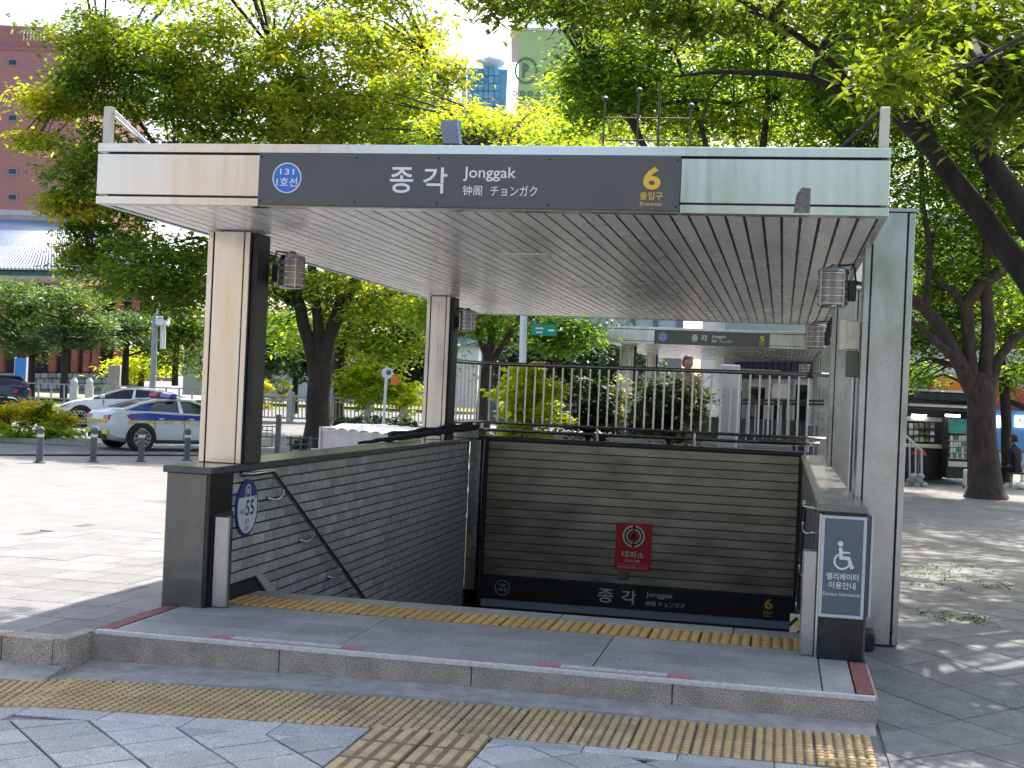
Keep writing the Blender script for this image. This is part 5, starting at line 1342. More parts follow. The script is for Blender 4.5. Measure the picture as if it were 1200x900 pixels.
for (a, b, c_, e) in ((876, 450, 900, 496), (905, 452, 925, 500), (930, 448, 950, 500), (856, 455, 872, 500)): B.window(a, b, c_, e, 0.2, 'pole_white', 'glass_dark')
B.box('awning_bar', 842, 433, 905, 437, 'pole_white', 0.2, -1.2, c=0.02)
B.box('banner', 966, 455, 973, 530, 'pink', 0.1, -0.3)
BL_ = thing('round_lamp', tuple(px(915, 470, 33)), 'round white lamp globe seen through the right part of the guard railing', 'lamp')
p = px(915, 456, 33); m = MB(); m.lathe((p.x, p.y, p.z-0.3), [(0.05, 0), (0.19, 0.08), (0.24, 0.25), (0.19, 0.42), (0.05, 0.5)], 14); m.build('globe', 'white', BL_, smooth=True)
m = MB(); m.tube([(p.x, p.y, -0.1), (p.x, p.y, p.z-0.3)], 0.04, 8); m.build('post', 'pole_grey', BL_)
# railing of the far stair
FR = thing('far_railing', tuple(px(880, 500, 29)), 'dark low railing of the far stair entrance', 'railing')
for v in (470, 474): 
    m = MB(); m.tube([px(842, v-1.5, 29), px(965, v, 29)], 0.03, 6); m.build('rail', 'dark_metal', FR)
for k in range(12):
    a = px(846+k*10, 471, 29); m = MB(); m.tube([(a.x, a.y, -0.1), tuple(a)], 0.018, 6); m.build('post', 'pole_grey', FR)
FW = thing('far_stair_wall', (2.7, 24.0, -0.1), 'low granite wall of the far stair entrance', 'wall')
MB().box(0.32, 0.62, 23.4, 31.0, -0.1, 1.1).build('body', 'granite_dark', FW); MB().box(4.82, 5.12, 23.4, 31, -0.1, 1.1).build('body', 'granite_dark', FW); MB().box(0.625, 4.815, 30.8, 31.0, -0.1, 1.1).build('body', 'granite_dark', FW)
MB().box(0.3, 0.64, 23.36, 31.05, 1.102, 1.15).build('coping', 'granite_cap', FW)
UT = thing('utility_cabinet', tuple(px(858, 500, 20)), 'white narrow cabinet standing behind the guard railing', 'cabinet')
p = px(854, 470, 20); MB().box(p.x-0.14, p.x+0.14, p.y, p.y+0.25, -0.1, p.z+0.55, c=0.01).build('body', 'pole_white', UT); MB().box(p.x-0.11, p.x+0.11, p.y-0.012, p.y-0.001, 0.3, p.z+0.2, c=0.004).build('door', 'white_dim', UT)

# ------------------------------------------------------------------ street furniture on the left
def bollard(u, v, label):
    p = pxz(u, v, -0.21); p.z = z_back(p.x, p.y)
    t = thing('bollard', tuple(p), label, 'bollard', 'grey bollards along the road edge')
    m = MB(); m.lathe((p.x, p.y, p.z), [(0.072, 0), (0.068, 0.05), (0.066, 0.60), (0.064, 0.62)], 16); m.build('post', 'bollard', t, smooth=True)
    m = MB(); m.lathe((p.x, p.y, p.z+0.622), [(0.074, 0), (0.078, 0.02), (0.070, 0.05), (0.04, 0.075), (0.01, 0.08)], 16); m.build('cap', 'bollard', t, smooth=True)
    m = MB(); m.lathe((p.x, p.y, p.z+0.50), [(0.069, 0), (0.070, 0.004), (0.070, 0.055), (0.069, 0.06)], 16); m.build('band', 'cream', t, smooth=True)
    m = MB(); m.lathe((p.x, p.y, p.z), [(0.12, 0), (0.12, 0.012), (0.08, 0.02)], 16); m.build('base', 'bollard', t)
bollard(46, 543, 'first bollard from the left, in front of the shrub bed'); bollard(109, 541, 'second bollard from the left, at the rear corner of the patrol car')
bollard(165, 540, 'third bollard from the left, in front of the patrol car wheel'); bollard(219, 538, 'fourth bollard from the left, next to the steel column')
# barrier
BR = thing('metal_barrier', tuple(pxz(310, 530, -0.25)), 'dark metal barrier frame right of the left front column', 'barrier')
d = 29
for (a, b) in (((255, 498), (323, 500)), ((255, 503), (320, 504.5)), ((255, 511), (320, 512)), ((255, 522), (320, 523))):
    m = MB(); m.tube([px(*a, d), px(*b, d)], 0.012, 6); m.build('bar', 'gate_grey', BR)
for (u, v0, v1) in ((313, 499, 512), (319, 499, 522.5), (303, 500, 504.5), (297, 500, 504.5), (308, 500, 504.5)):
    m = MB(); m.tube([px(u, v0, d), px(u-0.3, v1, d)], 0.010, 6); m.build('bar', 'gate_grey', BR)
a, b = px(327, 486, d), px(325, 531, d); m = MB(); m.box(a.x-0.05, a.x+0.05, a.y-0.05, a.y+0.05, b.z-0.05, a.z, c=0.01); m.build('post', 'gate_grey', BR)
TG = thing('tree_guard', tuple(px(352, 528, 33)), 'low dark rail guard at the foot of the forked tree', 'guard')
d = 34
for (a, b) in (((336, 513), (372, 514)), ((336, 521), (366, 521))):
    m = MB(); m.tube([px(*a, d), px(*b, d)], 0.022, 6); m.build('rail', 'gate_grey', TG)
for u in (341, 352, 363): m = MB(); m.tube([px(u, 511, d), px(u, 529, d)], 0.035, 6); m.build('post', 'gate_grey', TG)
bush('shrub', 'small dark plant inside the low tree guard', 352, 521, 34.3, 10, 6, 20, 0.3, 'leaf_dark', (0.10, 0.05), 20, 99, group='plants in the tree guard')
# white railing along the far pavement
WF = thing('park_railing', tuple(px(390, 495, 44)), 'pale post and rail fence along the far side of the road', 'fence')
d = 44
for (v, r) in ((464.5, 0.05), (490, 0.035), (469.5, 0.03)):
    m = MB(); m.tube([px(285, v-2, d), px(520, v+6, d)], r, 6); m.build('rail', 'fence_pale', WF)
for u in (298, 341, 388, 432, 474): 
    vv = 463+(u-340)*0.035; a, b = px(u, vv-4, d), px(u, vv+32, d); m = MB(); m.box(a.x-0.10, a.x+0.10, a.y-0.1, a.y+0.1, b.z, a.z, c=0.02); m.build('post', 'fence_pale', WF)
for k in range(52):
    u = 288+k*4.4; vv = 465+(u-340)*0.035; m = MB(); m.tube([px(u, vv+2, d), px(u, vv+26, d)], 0.022, 5); m.build('baluster', 'fence_pale', WF)
FC = thing('park_fence', tuple(px(70, 490, 56)), 'thin grey metal fence in front of the lawn at the left', 'fence')
d = 54
for v in (449, 466): m = MB(); m.tube([px(-20, v-2, d), px(235, v+7, d)], 0.03, 6); m.build('rail', 'pole_grey', FC)
for k in range(17): u = -15+k*15; m = MB(); m.tube([px(u, 447+u*0.04, d), px(u, 474+u*0.04, d)], 0.035, 6); m.build('post', 'pole_grey', FC)
for u in (86, 104): m = MB(); p = px(u, 470, d); m.lathe(tuple(p), [(0.17, -0.4), (0.17, 0.6), (0.13, 0.72), (0.15, 0.8), (0.06, 0.95)], 10); m.build('stone_post', 'stone_pale', FC, smooth=True)
# poles and signs
PO = thing('street_pole', tuple(px(178, 470, 50)), 'grey steel street pole carrying a white box', 'pole')
d = 50; m = MB(); m.tube([px(177, 480, d), px(180, 430, d), px(182, 358, d)], [0.125, 0.115, 0.095], 10); m.build('pole', 'pole_grey', PO, smooth=True)
a = px(191, 376, d); m = MB(); m.box(a.x-0.22, a.x+0.22, a.y-0.2, a.y+0.2, a.z-0.16, a.z+0.16, c=0.03); m.build('box', 'pole_white', PO)
for u in (189.5, 193): m = MB(); m.tube([px(u, 380, d), px(u-0.5, 409, d)], 0.05, 6); m.build('tube', 'pole_white', PO)
m = MB(); m.tube([px(179, 414, d), px(186, 415, d)], 0.04, 6); m.build('bracket', 'pole_white', PO)
SP = thing('signpost', tuple(px(450, 500, 30)), 'white signpost with a round and a square plate behind the planter box', 'sign')
d = 30; m = MB(); m.tube([px(449, 502, d), px(453, 440, d)], 0.035, 8); m.build('post', 'pole_white', SP, smooth=True)
a = px(454, 437, d); m = MB(); P = Plate(tuple(a), tuple(RH), (0, 0, 1)); P.disc(m, 0, 0, 0.13, 0.0, 0.03); m.build('round_plate', 'pole_white', SP)
m = MB(); P.disc(m, 0.03, 0.01, 0.06, 0.031, 0.035); m.build('mark', 'sign_slate', SP)
a = px(462, 446, d); m = MB(); P = Plate(tuple(a), tuple(RH), (0, 0, 1)); P.poly(m, [(-0.07, -0.10), (0.09, -0.10), (0.09, 0.10), (-0.07, 0.10)], 0, 0.03); m.build('square_plate', 'tail_orange', SP)
WP = thing('white_pole', tuple(px(610, 500, 27)), 'thick white pole holding a green road sign behind the guard railing', 'pole')
d = 27; m = MB(); m.tube([px(609, 520, d), px(612, 450, d), px(615, 300, d)], 0.075, 12); m.build('pole', 'pole_white', WP, smooth=True)
RS = thing('road_sign', tuple(px(640, 388, 27)), 'green road sign on the white pole under the canopy edge', 'sign')
a = px(642, 387, 26.8); m = MB(); P = Plate(tuple(a), tuple(RH), (0, 0, 1)); P.poly(m, [(-0.33, -0.11), (0.18, -0.11), (0.18, 0.11), (-0.33, 0.11)], 0, 0.02); m.build('panel', 'road_sign_green', RS)
m = MB(); P.stroke(m, [(-0.24, 0.03), (-0.10, 0.03)], 0.03, 0.02, 0.024); P.stroke(m, [(-0.22, -0.05), (-0.12, -0.05)], 0.03, 0.02, 0.024); P.stroke(m, [(0.02, 0), (0.12, 0)], 0.04, 0.02, 0.024); tag(m.build('lettering', 'white', RS), kind='stuff')
BP = thing('blue_hoarding', tuple(px(24, 450, 58)), 'small blue panel beside the pines at the left edge', 'panel')
a = px(24, 432, 56); MB().box(a.x-0.26, a.x+0.26, a.y, a.y+0.1, a.z-0.6, a.z+0.45, c=0.01).build('panel', 'blue_panel', BP); MB().box(a.x-0.28, a.x-0.262, a.y-0.02, a.y+0.12, a.z-0.9, a.z+0.48).build('post', 'pole_white', BP); MB().box(a.x+0.262, a.x+0.28, a.y-0.02, a.y+0.12, a.z-0.9, a.z+0.48).build('post', 'pole_white', BP)
# white storage box with crumpled tarp behind the brick wall
SBX = thing('storage_box', tuple(px(445, 520, 22)), 'long white planter box with wavy pale cover behind the brick wall', 'box')
a, b = px(374, 523, 21.5), px(466, 512, 19.5)
dirv = (Vector((b.x, b.y, 0))-Vector((a.x, a.y, 0))); LN = dirv.length; dirv.normalize(); nv = Vector((-dirv.y, dirv.x, 0))
zt = px(380, 498, 21.5).z
def sbx(s0, s1, n0, n1, z0, z1, nm, mtn, c=0.01):
    A = Vector((a.x, a.y, 0)); m = MB()
    q = lambda s, n, z: A+dirv*s+nv*n+Vector((0, 0, z))
    m.hull([q(s0, n0, z0), q(s1, n0, z0), q(s1, n1, z0), q(s0, n1, z0)], [q(s0, n0, z1), q(s1, n0, z1), q(s1, n1, z1), q(s0, n1, z1)])
    return m.build(nm, mtn, SBX)
sbx(0.02, LN, 0.02, 1.2, -0.25, zt-0.10, 'body', 'box_pale'); sbx(0, LN+0.02, 0.0, 1.22, zt-0.098, zt-0.03, 'rim', 'box_pale'); sbx(0, 0.06, -0.015, 0.0, -0.25, zt-0.03, 'post', 'box_pale')
m = MB(); A = Vector((a.x, a.y, 0)); rows_ = []
for j in range(7):
    rows_.append([A+dirv*(LN*0.12+LN*0.95*i/40)+nv*(-0.03+1.26*j/6)+Vector((0, 0, zt-0.02+0.035*abs(sin(i*0.52+j*0.2))+(-0.03 if j in (0, 6) else 0.03))) for i in range(41)])
m.loft(rows_, closed=False, caps=False); m.build('cover', 'white_dim', SBX, smooth=True)
TP = thing('rolled_tarp', (-0.6, 7.6, 1.0), 'crumpled dark tarp lying along the top of the brick wall', 'tarp')
m = MB(); pts = []; rs = []
a, b = px(420, 521, 14.5), px(560, 502, 16.2)
for i in range(29):
    t = i/28; p = a.lerp(b, t); p.z += 0.004*sin(i*1.7)+0.016; p.x += 0.006*sin(i*1.1); pts.append(p); rs.append((0.016+0.018*min(1, t*3))*(1+0.16*sin(i*2.9)*cos(i*0.7)))
m.tube(pts, rs, 9); m.build('roll', 'cloth_dark', TP, smooth=True)
m = MB(); pts = [p+Vector((-0.09, 0.05, 0.03+0.01*sin(i))) for i, p in enumerate(pts[8:])]; m.tube(pts, [0.030*(1+0.2*sin(i*2.1)*cos(i*0.6)) for i in range(len(pts))], 9); m.build('fold', 'cloth_dark', TP, smooth=True)

# ------------------------------------------------------------------ cars
def car(name, loc, rotz, label, paint, police=False, sc=1.0, suv=False):
    t = thing(name, loc, label, 'car', 'cars on the road at the left', rotz)
    L, W, H = 4.15*sc, 0.80*sc, (1.27 if not suv else 1.48)*sc
    S = [(0.0, .40, .58, .74), (.012, .27, .70, .86), (.05, .20, .775, .95), (.12, .17, .79, .985), (.20, .165, .785, 1), (.45, .16, .755, 1), (.68, .16, .735, 1), (.78, .16, .71, .99), (.88, .18, .645, .955), (.955, .21, .56, .87), (.99, .25, .49, .76), (1.0, .32, .44, .68)]
    rings = []
    for (x, zl, zh, wf) in S:
        w_ = W*wf; X = x*L; zl *= H; zh *= H
        half = [(w_*.80, zl), (w_*.97, zl+.07*H), (w_, zl+(zh-zl)*.42), (w_*.985, zl+(zh-zl)*.68), (w_*.93, zh-.02*H), (w_*.80, zh+.004*H), (w_*.40, zh+.022*H)]
        rings.append([(X, y, z) for y, z in half]+[(X, -y, z) for y, z in half[::-1]])
    m = MB(); m.loft(rings); m.build('body', paint, t, smooth=True, local=True)
    # cabin glass and roof
    if suv: G = [(.03, .78, .80, .70), (.09, .985, .72, .62), (.40, 1.0, .74, .64), (.58, .97, .74, .63), (.74, .735, .84, .78)]
    else: G = [(.10, .785, .86, .80), (.20, .90, .80, .68), (.30, .975, .745, .62), (.42, 1.0, .73, .61), (.52, .985, .74, .62), (.62, .88, .80, .70), (.73, .735, .86, .82)]
    gr = []
    for (x, zt, wt, wr) in G:
        base = .74*H
        zt2 = zt*H
        gr.append([(x*L, W*.90, base-.03*H), (x*L, W*(.90+(wt-.90)*min(1, (zt2-base)/(.25*H))), base+(zt2-base)*.5), (x*L, W*wr, zt2-.012*H), (x*L, W*wr*.6, zt2), (x*L, -W*wr*.6, zt2), (x*L, -W*wr, zt2-.012*H), (x*L, -W*(.90+(wt-.90)*min(1, (zt2-base)/(.25*H))), base+(zt2-base)*.5), (x*L, -W*.90, base-.03*H)])
    m = MB(); m.loft(gr); m.build('windows', 'glass_dark', t, smooth=True, local=True)
    i0, i1 = (1, 3) if suv else (2, 4)
    m = MB(); m.loft([[(p[0]+(-.02 if k == 0 else (.02 if k == i1-i0 else 0)), p[1]*1.03, p[2]+.016*H) for p in R[2:6]]+[(p[0], p[1]*1.0, p[2]-.02*H) for p in R[2:6][::-1]] for k, R in enumerate(gr[i0:i1+1])])
    m.build('roof', paint, t, smooth=True, local=True)
    for s in (1, -1):
        m = MB()
        idx = 2 if s > 0 else 5
        side = [Vector(R[idx]) for R in gr]
        m.tube([v+Vector((0, s*.012, .012)) for v in side[0:i0+1]], .045*sc, 6); m.tube([v+Vector((0, s*.012, .012)) for v in side[i1:]], .035*sc, 6); m.tube([v+Vector((0, s*.012, .012)) for v in side[i0:i1+1]], .035*sc, 6)
        xb = .44*L; m.hull([(xb-.05, s*W*.915, .745*H), (xb+.05, s*W*.915, .745*H), (xb+.04, s*W*.655, .985*H), (xb-.03, s*W*.655, .985*H)], [(xb-.05, s*W*.88, .745*H), (xb+.05, s*W*.88, .745*H), (xb+.04, s*W*.62, .985*H), (xb-.03, s*W*.62, .985*H)])
        m.build('pillar', paint, t, smooth=True, local=True)
        m = MB(); m.box(.66*L-.07, .66*L+.07, min(s*W*.95, s*W*1.13), max(s*W*.95, s*W*1.13), .745*H, .835*H, c=.03); m.build('mirror', paint, t, local=True)
        for xw in (.19, .81):
            R_ = .258*H if not suv else .25*H
            wz = R_; c = Vector((xw*L, s*W*.86, wz))
            m = MB()
            # dark wheel arch, tyre, rim with spokes
            q = [(R_*1.16*cos(a), R_*1.16*sin(a)) for a in np.linspace(-0.15, pi+0.15, 20)]
            m.hull([(c.x+x_, s*W*.80, c.z+z_) for x_, z_ in q], [(c.x+x_, s*W*1.003, c.z+z_) for x_, z_ in q]); m.build('wheel_arch', 'black', t, local=True)
            wh = MB(); n = 24
            prof = [(.62, -.10), (.92, -.115), (1.0, -.09), (1.0, .09), (.92, .115), (.62, .10)]
            rr = [[(c.x+R_*p*cos(2*pi*k/n), c.y+s*(.06*sc+o*sc), c.z+R_*p*sin(2*pi*k/n)) for k in range(n)] for p, o in prof]
            wh.loft(rr); wo = wh.build('wheel', 'rubber', t, smooth=True, local=True)
            rm = MB()
            for k in range(10):
                a = 2*pi*k/10; da = 0.13
                rm.hull([(c.x+R_*.12*cos(a-.6), c.y+s*.155*sc, c.z+R_*.12*sin(a-.6)), (c.x+R_*.64*cos(a-da), c.y+s*.168*sc, c.z+R_*.64*sin(a-da)), (c.x+R_*.64*cos(a+da), c.y+s*.168*sc, c.z+R_*.64*sin(a+da)), (c.x+R_*.12*cos(a+.6), c.y+s*.155*sc, c.z+R_*.12*sin(a+.6))],
                        [(c.x+R_*.12*cos(a-.6), c.y+s*.13*sc, c.z+R_*.12*sin(a-.6)), (c.x+R_*.64*cos(a-da), c.y+s*.14*sc, c.z+R_*.64*sin(a-da)), (c.x+R_*.64*cos(a+da), c.y+s*.14*sc, c.z+R_*.64*sin(a+da)), (c.x+R_*.12*cos(a+.6), c.y+s*.13*sc, c.z+R_*.12*sin(a+.6))])
            r2 = [[(c.x+R_*p*cos(2*pi*k/n), c.y+s*o*sc, c.z+R_*p*sin(2*pi*k/n)) for k in range(n)] for p, o in ((.60, .13), (.60, .172), (.67, .172), (.67, .13))]
            rm.loft(r2)
            ro = rm.build('rim', 'rim', t, local=True); ro.parent = wo; ro.location = Vector(ro.location)-Vector(wo.location)
        # lamps
        m = MB(); m.hull([(-.004, s*W*.44, .60*H), (-.004, s*W*.80, .60*H), (.02, s*W*.80, .685*H), (.02, s*W*.44, .67*H)], [(.05, s*W*.44, .60*H), (.13*L, s*W*.985, .63*H), (.14*L, s*W*.985, .70*H), (.07, s*W*.44, .67*H)])
        m.build('tail_lamp', 'tail_red', t, local=True)
        m = MB(); m.hull([(L*.93, s*W*.60, .50*H), (L*.985, s*W*.55, .47*H), (L*.975, s*W*.55, .53*H), (L*.92, s*W*.60, .57*H)], [(L*.93, s*W*.93, .50*H), (L*.97, s*W*.82, .47*H), (L*.955, s*W*.82, .53*H), (L*.90, s*W*.955, .57*H)])
        m.build('headlamp', 'glass_pale', t, local=True)
        for xs_ in (.27, .455, .655):
            m = MB(); m.box(xs_*L-.006, xs_*L+.006, min(s*W*.95, s*W*1.0015), max(s*W*.95, s*W*1.0015), .24*H, .70*H); m.build('door_seam', 'black', t, local=True)
        for xs_ in (.31, .50):
            m = MB(); m.box(xs_*L-.07, xs_*L+.07, min(s*W*.97, s*W*1.022), max(s*W*.97, s*W*1.022), .615*H, .64*H, c=.008); m.build('door_handle', paint, t, local=True)
        m = MB(); m.box(.19*L+.36, .81*L-.36, min(s*W*.93, s*W*1.004), max(s*W*.93, s*W*1.004), .155*H, .20*H); m.build('sill', 'black', t, local=True)
    m = MB(); m.box(-.012, .06, -W*.62, W*.62, .23*H, .36*H, c=.02); m.build('rear_bumper', 'black', t, local=True)
    m = MB(); m.box(-.016, .0, -.22*sc, .22*sc, .37*H, .455*H); m.build('number_plate', 'white', t, local=True)
    m = MB(); m.box(L*.985, L*1.004, -W*.55, W*.55, .27*H, .44*H, c=.01); m.build('grille', 'black', t, local=True)
    if police:
        for s in (1, -1):
            m = MB(); W2 = W*1.006
            prof = [(.12, .60, .71), (.22, .60, .735), (.35, .605, .715), (.60, .615, .70), (.80, .62, .675), (.90, .60, .63)]
            m.loft([[(x*L, s*W2*(1.0 if x < .85 else .965), z0*H), (x*L, s*W2*(.975 if x < .85 else .94), z1*H), (x*L, s*W*.90, z1*H), (x*L, s*W*.90, z0*H)] for x, z0, z1 in prof]); m.build('blue_band', 'car_blue', t, local=True)
            for k in range(14):
                m = MB(); x0 = .11+k*.055; m.box(x0*L, (x0+.05)*L, min(s*W*.9, s*W*1.009), max(s*W*.9, s*W*1.009), .545*H, .59*H); m.build('band_block', 'checker' if k % 2 == 0 else 'cream', t, local=True)
            m = MB(); m.hull([(.10*L, s*W*.90, .79*H), (.24*L, s*W*.86, .79*H), (.26*L, s*W*.80, .88*H), (.20*L, s*W*.82, .87*H)], [(.10*L, s*W*.925, .785*H), (.24*L, s*W*.90, .785*H), (.26*L, s*W*.835, .885*H), (.20*L, s*W*.85, .875*H)]); m.build('blue_panel', 'car_blue', t, local=True)
            m = MB(); m.box(-.02, .02, min(s*W*.42, s*W*.80), max(s*W*.42, s*W*.80), .31*H, .40*H, c=.015); m.build('reflector', 'lime', t, local=True)
            m = MB(); m.box(-.012, .02, min(s*W*.05, s*W*.72), max(s*W*.05, s*W*.72), .52*H, .585*H); m.build('band_block', 'checker', t, local=True)
        x = .40*L; z = 1.015*H
        m = MB(); m.box(x-.10, x+.10, -.60, .60, z-.005, z+.03, c=.01); m.build('lightbar_base', 'dark_metal', t, local=True)
        for (y0, y1, mm) in ((.08, .60, 'red'), (-.60, -.08, 'car_blue')):
            m = MB(); m.loft([[(x-.13, y, z+.032), (x+.13, y, z+.032), (x+.11, y, z+.13), (x, y, z+.155), (x-.11, y, z+.13)] if 0.1 < abs(y) < .55 else [(x-.09, y, z+.034), (x+.09, y, z+.034), (x+.08, y, z+.11), (x, y, z+.12), (x-.08, y, z+.11)] for y in (y0, y0+.04, y1-.04, y1)]); m.build('lightbar_lens', mm, t, smooth=True, local=True)
        m = MB(); m.box(x-.10, x+.10, -.078, .078, z+.032, z+.14, c=.02); m.build('siren', 'dark_metal', t, local=True)
    return t
hd = radians(40)
p = pxz(112, 527, -0.24)
car('patrol_car', (p.x, p.y, z_back(p.x, p.y)), YAW+hd, 'white patrol car with blue band and red and blue roof light bar', 'car_silver', True, 1.0)
p = px(230, 492, 45); car('parked_car', (p.x, p.y, -0.25), YAW+pi+0.10, 'white saloon car on the road behind the patrol car', 'car_white', False, 1.08)
p = px(20, 485, 43); car('parked_car', (p.x, p.y, -0.25), YAW+pi+0.5, 'dark low saloon car cut by the left edge', 'car_dark', False, 0.95)
p = px(36, 480, 49); car('parked_car', (p.x, p.y, -0.25), YAW+pi+0.35, 'dark blue tall car behind the dark saloon at the left edge', 'car_navy', False, 1.08, True)

# ------------------------------------------------------------------ kiosk and people on the right
B = Far('kiosk', 1100, 562, 31, 'dark street kiosk with lit awning behind the thick tree', 'kiosk')
B.box('back_wall', 1040, 470, 1146, 562, 'black', 1.2, 1.3)
B.box('side_wall', 1141, 470, 1147, 562, 'dark_metal', 1.29, 0.0)
B.box('roof', 1034, 459, 1152, 470, 'dark_metal', 2.6, -0.1, c=0.03)
B.box('roof_edge', 1034, 456.5, 1152, 459, 'steel_old', 2.7, -0.15)
B.box('awning_box', 1050, 473, 1140, 482, 'dark_metal', 0.3, -0.35, c=0.02)
B.box('awning_trim', 1058, 474.5, 1140, 477, 'steel_old', 0.1, -0.46)
for u in (1081, 1121): B.box('tube_light', u-8, 486, u+8, 488.6, 'tube_light', 0.12, 0.2)
B.box('sign_strip', 1060, 489, 1111, 494, 'white_dim', 0.06, 0.25)
B.box('counter', 1052, 521, 1110, 525, 'cream', 0.6, 0.1, c=0.01)
B.box('front_panel', 1052, 525.5, 1110, 561, 'black', 0.1, 0.3)
for j in range(3):
    for i in range(7):
        if RND.random() < .85: B.box('packet', 1066+i*6.4, 497+j*8, 1071+i*6.4, 503.5+j*8, RND.choice(['goods', 'white_dim', 'sign_slate', 'goods', 'olive_box']), 0.12, 0.9)
for j in range(3): B.box('shelf', 1064, 504+j*8, 1111, 505+j*8, 'dark_metal', 0.3, 0.85)
FG = Far('drinks_fridge', 1123, 561, 30.6, 'tall drinks fridge with green top standing in the kiosk', 'fridge')
FG.box('body', 1112, 490, 1134, 561, 'dark_metal', 0.5, 0.1); FG.box('header', 1113, 491, 1133, 508, 'fridge_teal', 0.08, 0.0); FG.box('base', 1112.5, 541, 1133.5, 547, 'cream', 0.1, 0.0)
for j in range(4):
    FG.box('shelf', 1113, 516+j*7, 1133, 516.8+j*7, 'pole_white', 0.1, 0.0)
    for i in range(6): FG.box('bottle', 1114+i*3.2, 510.5+j*7, 1116.4+i*3.2, 515.8+j*7, RND.choice(['goods', 'cream', 'white_dim', 'fridge_teal']), 0.08, -0.02)
SR = thing('stair_railing', tuple(px(1072, 568, 30)), 'pale tubular railing right beside the right column', 'railing')
d = 29.8
m = MB(); m.tube([px(1056, 508, d), px(1064, 513, d), px(1080, 528, d), px(1080, 566, d)], 0.028, 8); m.build('rail', 'fence_pale', SR, smooth=True)
for u, v in ((1059, 511), (1066, 516), (1073, 522)): m = MB(); m.tube([px(u, v, d), px(u, 568, d)], 0.022, 6); m.build('post', 'fence_pale', SR)
RK = thing('rubble_pile', tuple(px(1075, 569, 29.6)), 'heap of stones at the foot of the pale tubular railing', 'stones')
for k in range(7):
    p = px(1064+k*3, 567-(k % 3)*5, 29.4); m = MB(); r0 = RND.uniform(.08, .14)
    m.lathe((p.x, p.y, p.z-r0), [(r0*.6, 0), (r0, r0*.5), (r0*.95, r0*1.0), (r0*.4, r0*1.5)], 7); m.build('stone', 'stone', RK)
RU = thing('red_umbrella', tuple(px(1077, 568, 30.3)), 'small red parasol folded by the kiosk counter', 'umbrella')
p = px(1077, 533, 30.3); m = MB(); m.lathe(tuple(p), [(0.17, 0), (0.13, 0.08), (0.06, 0.15), (0.015, 0.2)], 8); m.build('cloth', 'umbrella_red', RU); m = MB(); m.tube([(p.x, p.y, -0.1), tuple(p)], 0.012, 6); m.build('pole', 'pole_grey', RU)
TR = thing('shopping_trolley', tuple(px(1133, 570, 28.5)), 'white shopping trolley bag leaning by the thick trunk', 'trolley')
p = px(1134, 562, 28.5); MB().box(p.x-0.09, p.x+0.07, p.y-0.1, p.y+0.1, p.z-0.14, p.z+0.22, c=0.03).build('bag', 'trolley', TR)
m = MB(); m.tube([(p.x+0.05, p.y+0.1, p.z-0.14), (p.x+0.05, p.y+0.1, p.z+0.50), (p.x+0.11, p.y+0.08, p.z+0.52)], 0.012, 6); m.build('handle', 'pole_grey', TR)
for s in (-.08, .06):
    m = MB(); m.tube([(p.x+s-.01, p.y, p.z-.17), (p.x+s+.01, p.y, p.z-.17)], 0.035, 10); m.build('wheel', 'rubber', TR)

def skinned(name, joints, bones, mtn, parent, sub=2):
    me = bpy.data.meshes.new(name); bm = bmesh.new(); sk = bm.verts.layers.skin.verify()
    vs = []
    for i, (p, r) in enumerate(joints):
        v = bm.verts.new(p); v[sk].radius = r if isinstance(r, tuple) else (r, r); v[sk].use_root = (i == 0); vs.append(v)
    for a, b in bones: bm.edges.new((vs[a], vs[b]))
    bm.to_mesh(me); bm.free()
    o = bpy.data.objects.new(name, me); COL.objects.link(o)
    o.modifiers.new('skin', 'SKIN').use_smooth_shade = True
    s = o.modifiers.new('sub', 'SUBSURF'); s.levels = sub; s.render_levels = sub
    bpy.context.view_layer.update()
    r = bpy.data.meshes.new_from_object(o.evaluated_get(bpy.context.evaluated_depsgraph_get()))
    r.materials.clear(); r.materials.append(MT[mtn])
    r.polygons.foreach_set('use_smooth', [True]*len(r.polygons))
    bpy.data.objects.remove(o); bpy.data.meshes.remove(me)
    o = bpy.data.objects.new(name, r); COL.objects.link(o); o.parent = parent
    return o
def hand(base, d, side, parent):
    """palm and five bent fingers hanging from a wrist"""
    b = Vector(base); m = []
    j = [(b, 0.022), (b+Vector((0, 0, -0.05)), (0.030, 0.016)), (b+Vector((0, 0, -0.085)), (0.034, 0.014))]
    bones = [(0, 1), (1, 2)]
    for k in range(4):
        a = b+Vector(((k-1.5)*0.017, -0.004, -0.09)); L = (0.062, 0.072, 0.068, 0.052)[k]; n = len(j)
        j += [(a, 0.009), (a+Vector((0, -0.010, -L*.5)), 0.0085), (a+Vector((0, -0.026, -L*.95)), 0.007)]; bones += [(2, n), (n, n+1), (n+1, n+2)]
    n = len(j); j += [(b+Vector((side*0.030, -0.012, -0.045)), 0.011), (b+Vector((side*0.040, -0.026, -0.085)), 0.008)]; bones += [(1, n), (n, n+1)]
    return skinned('hand', j, bones, 'skin', parent, 1)
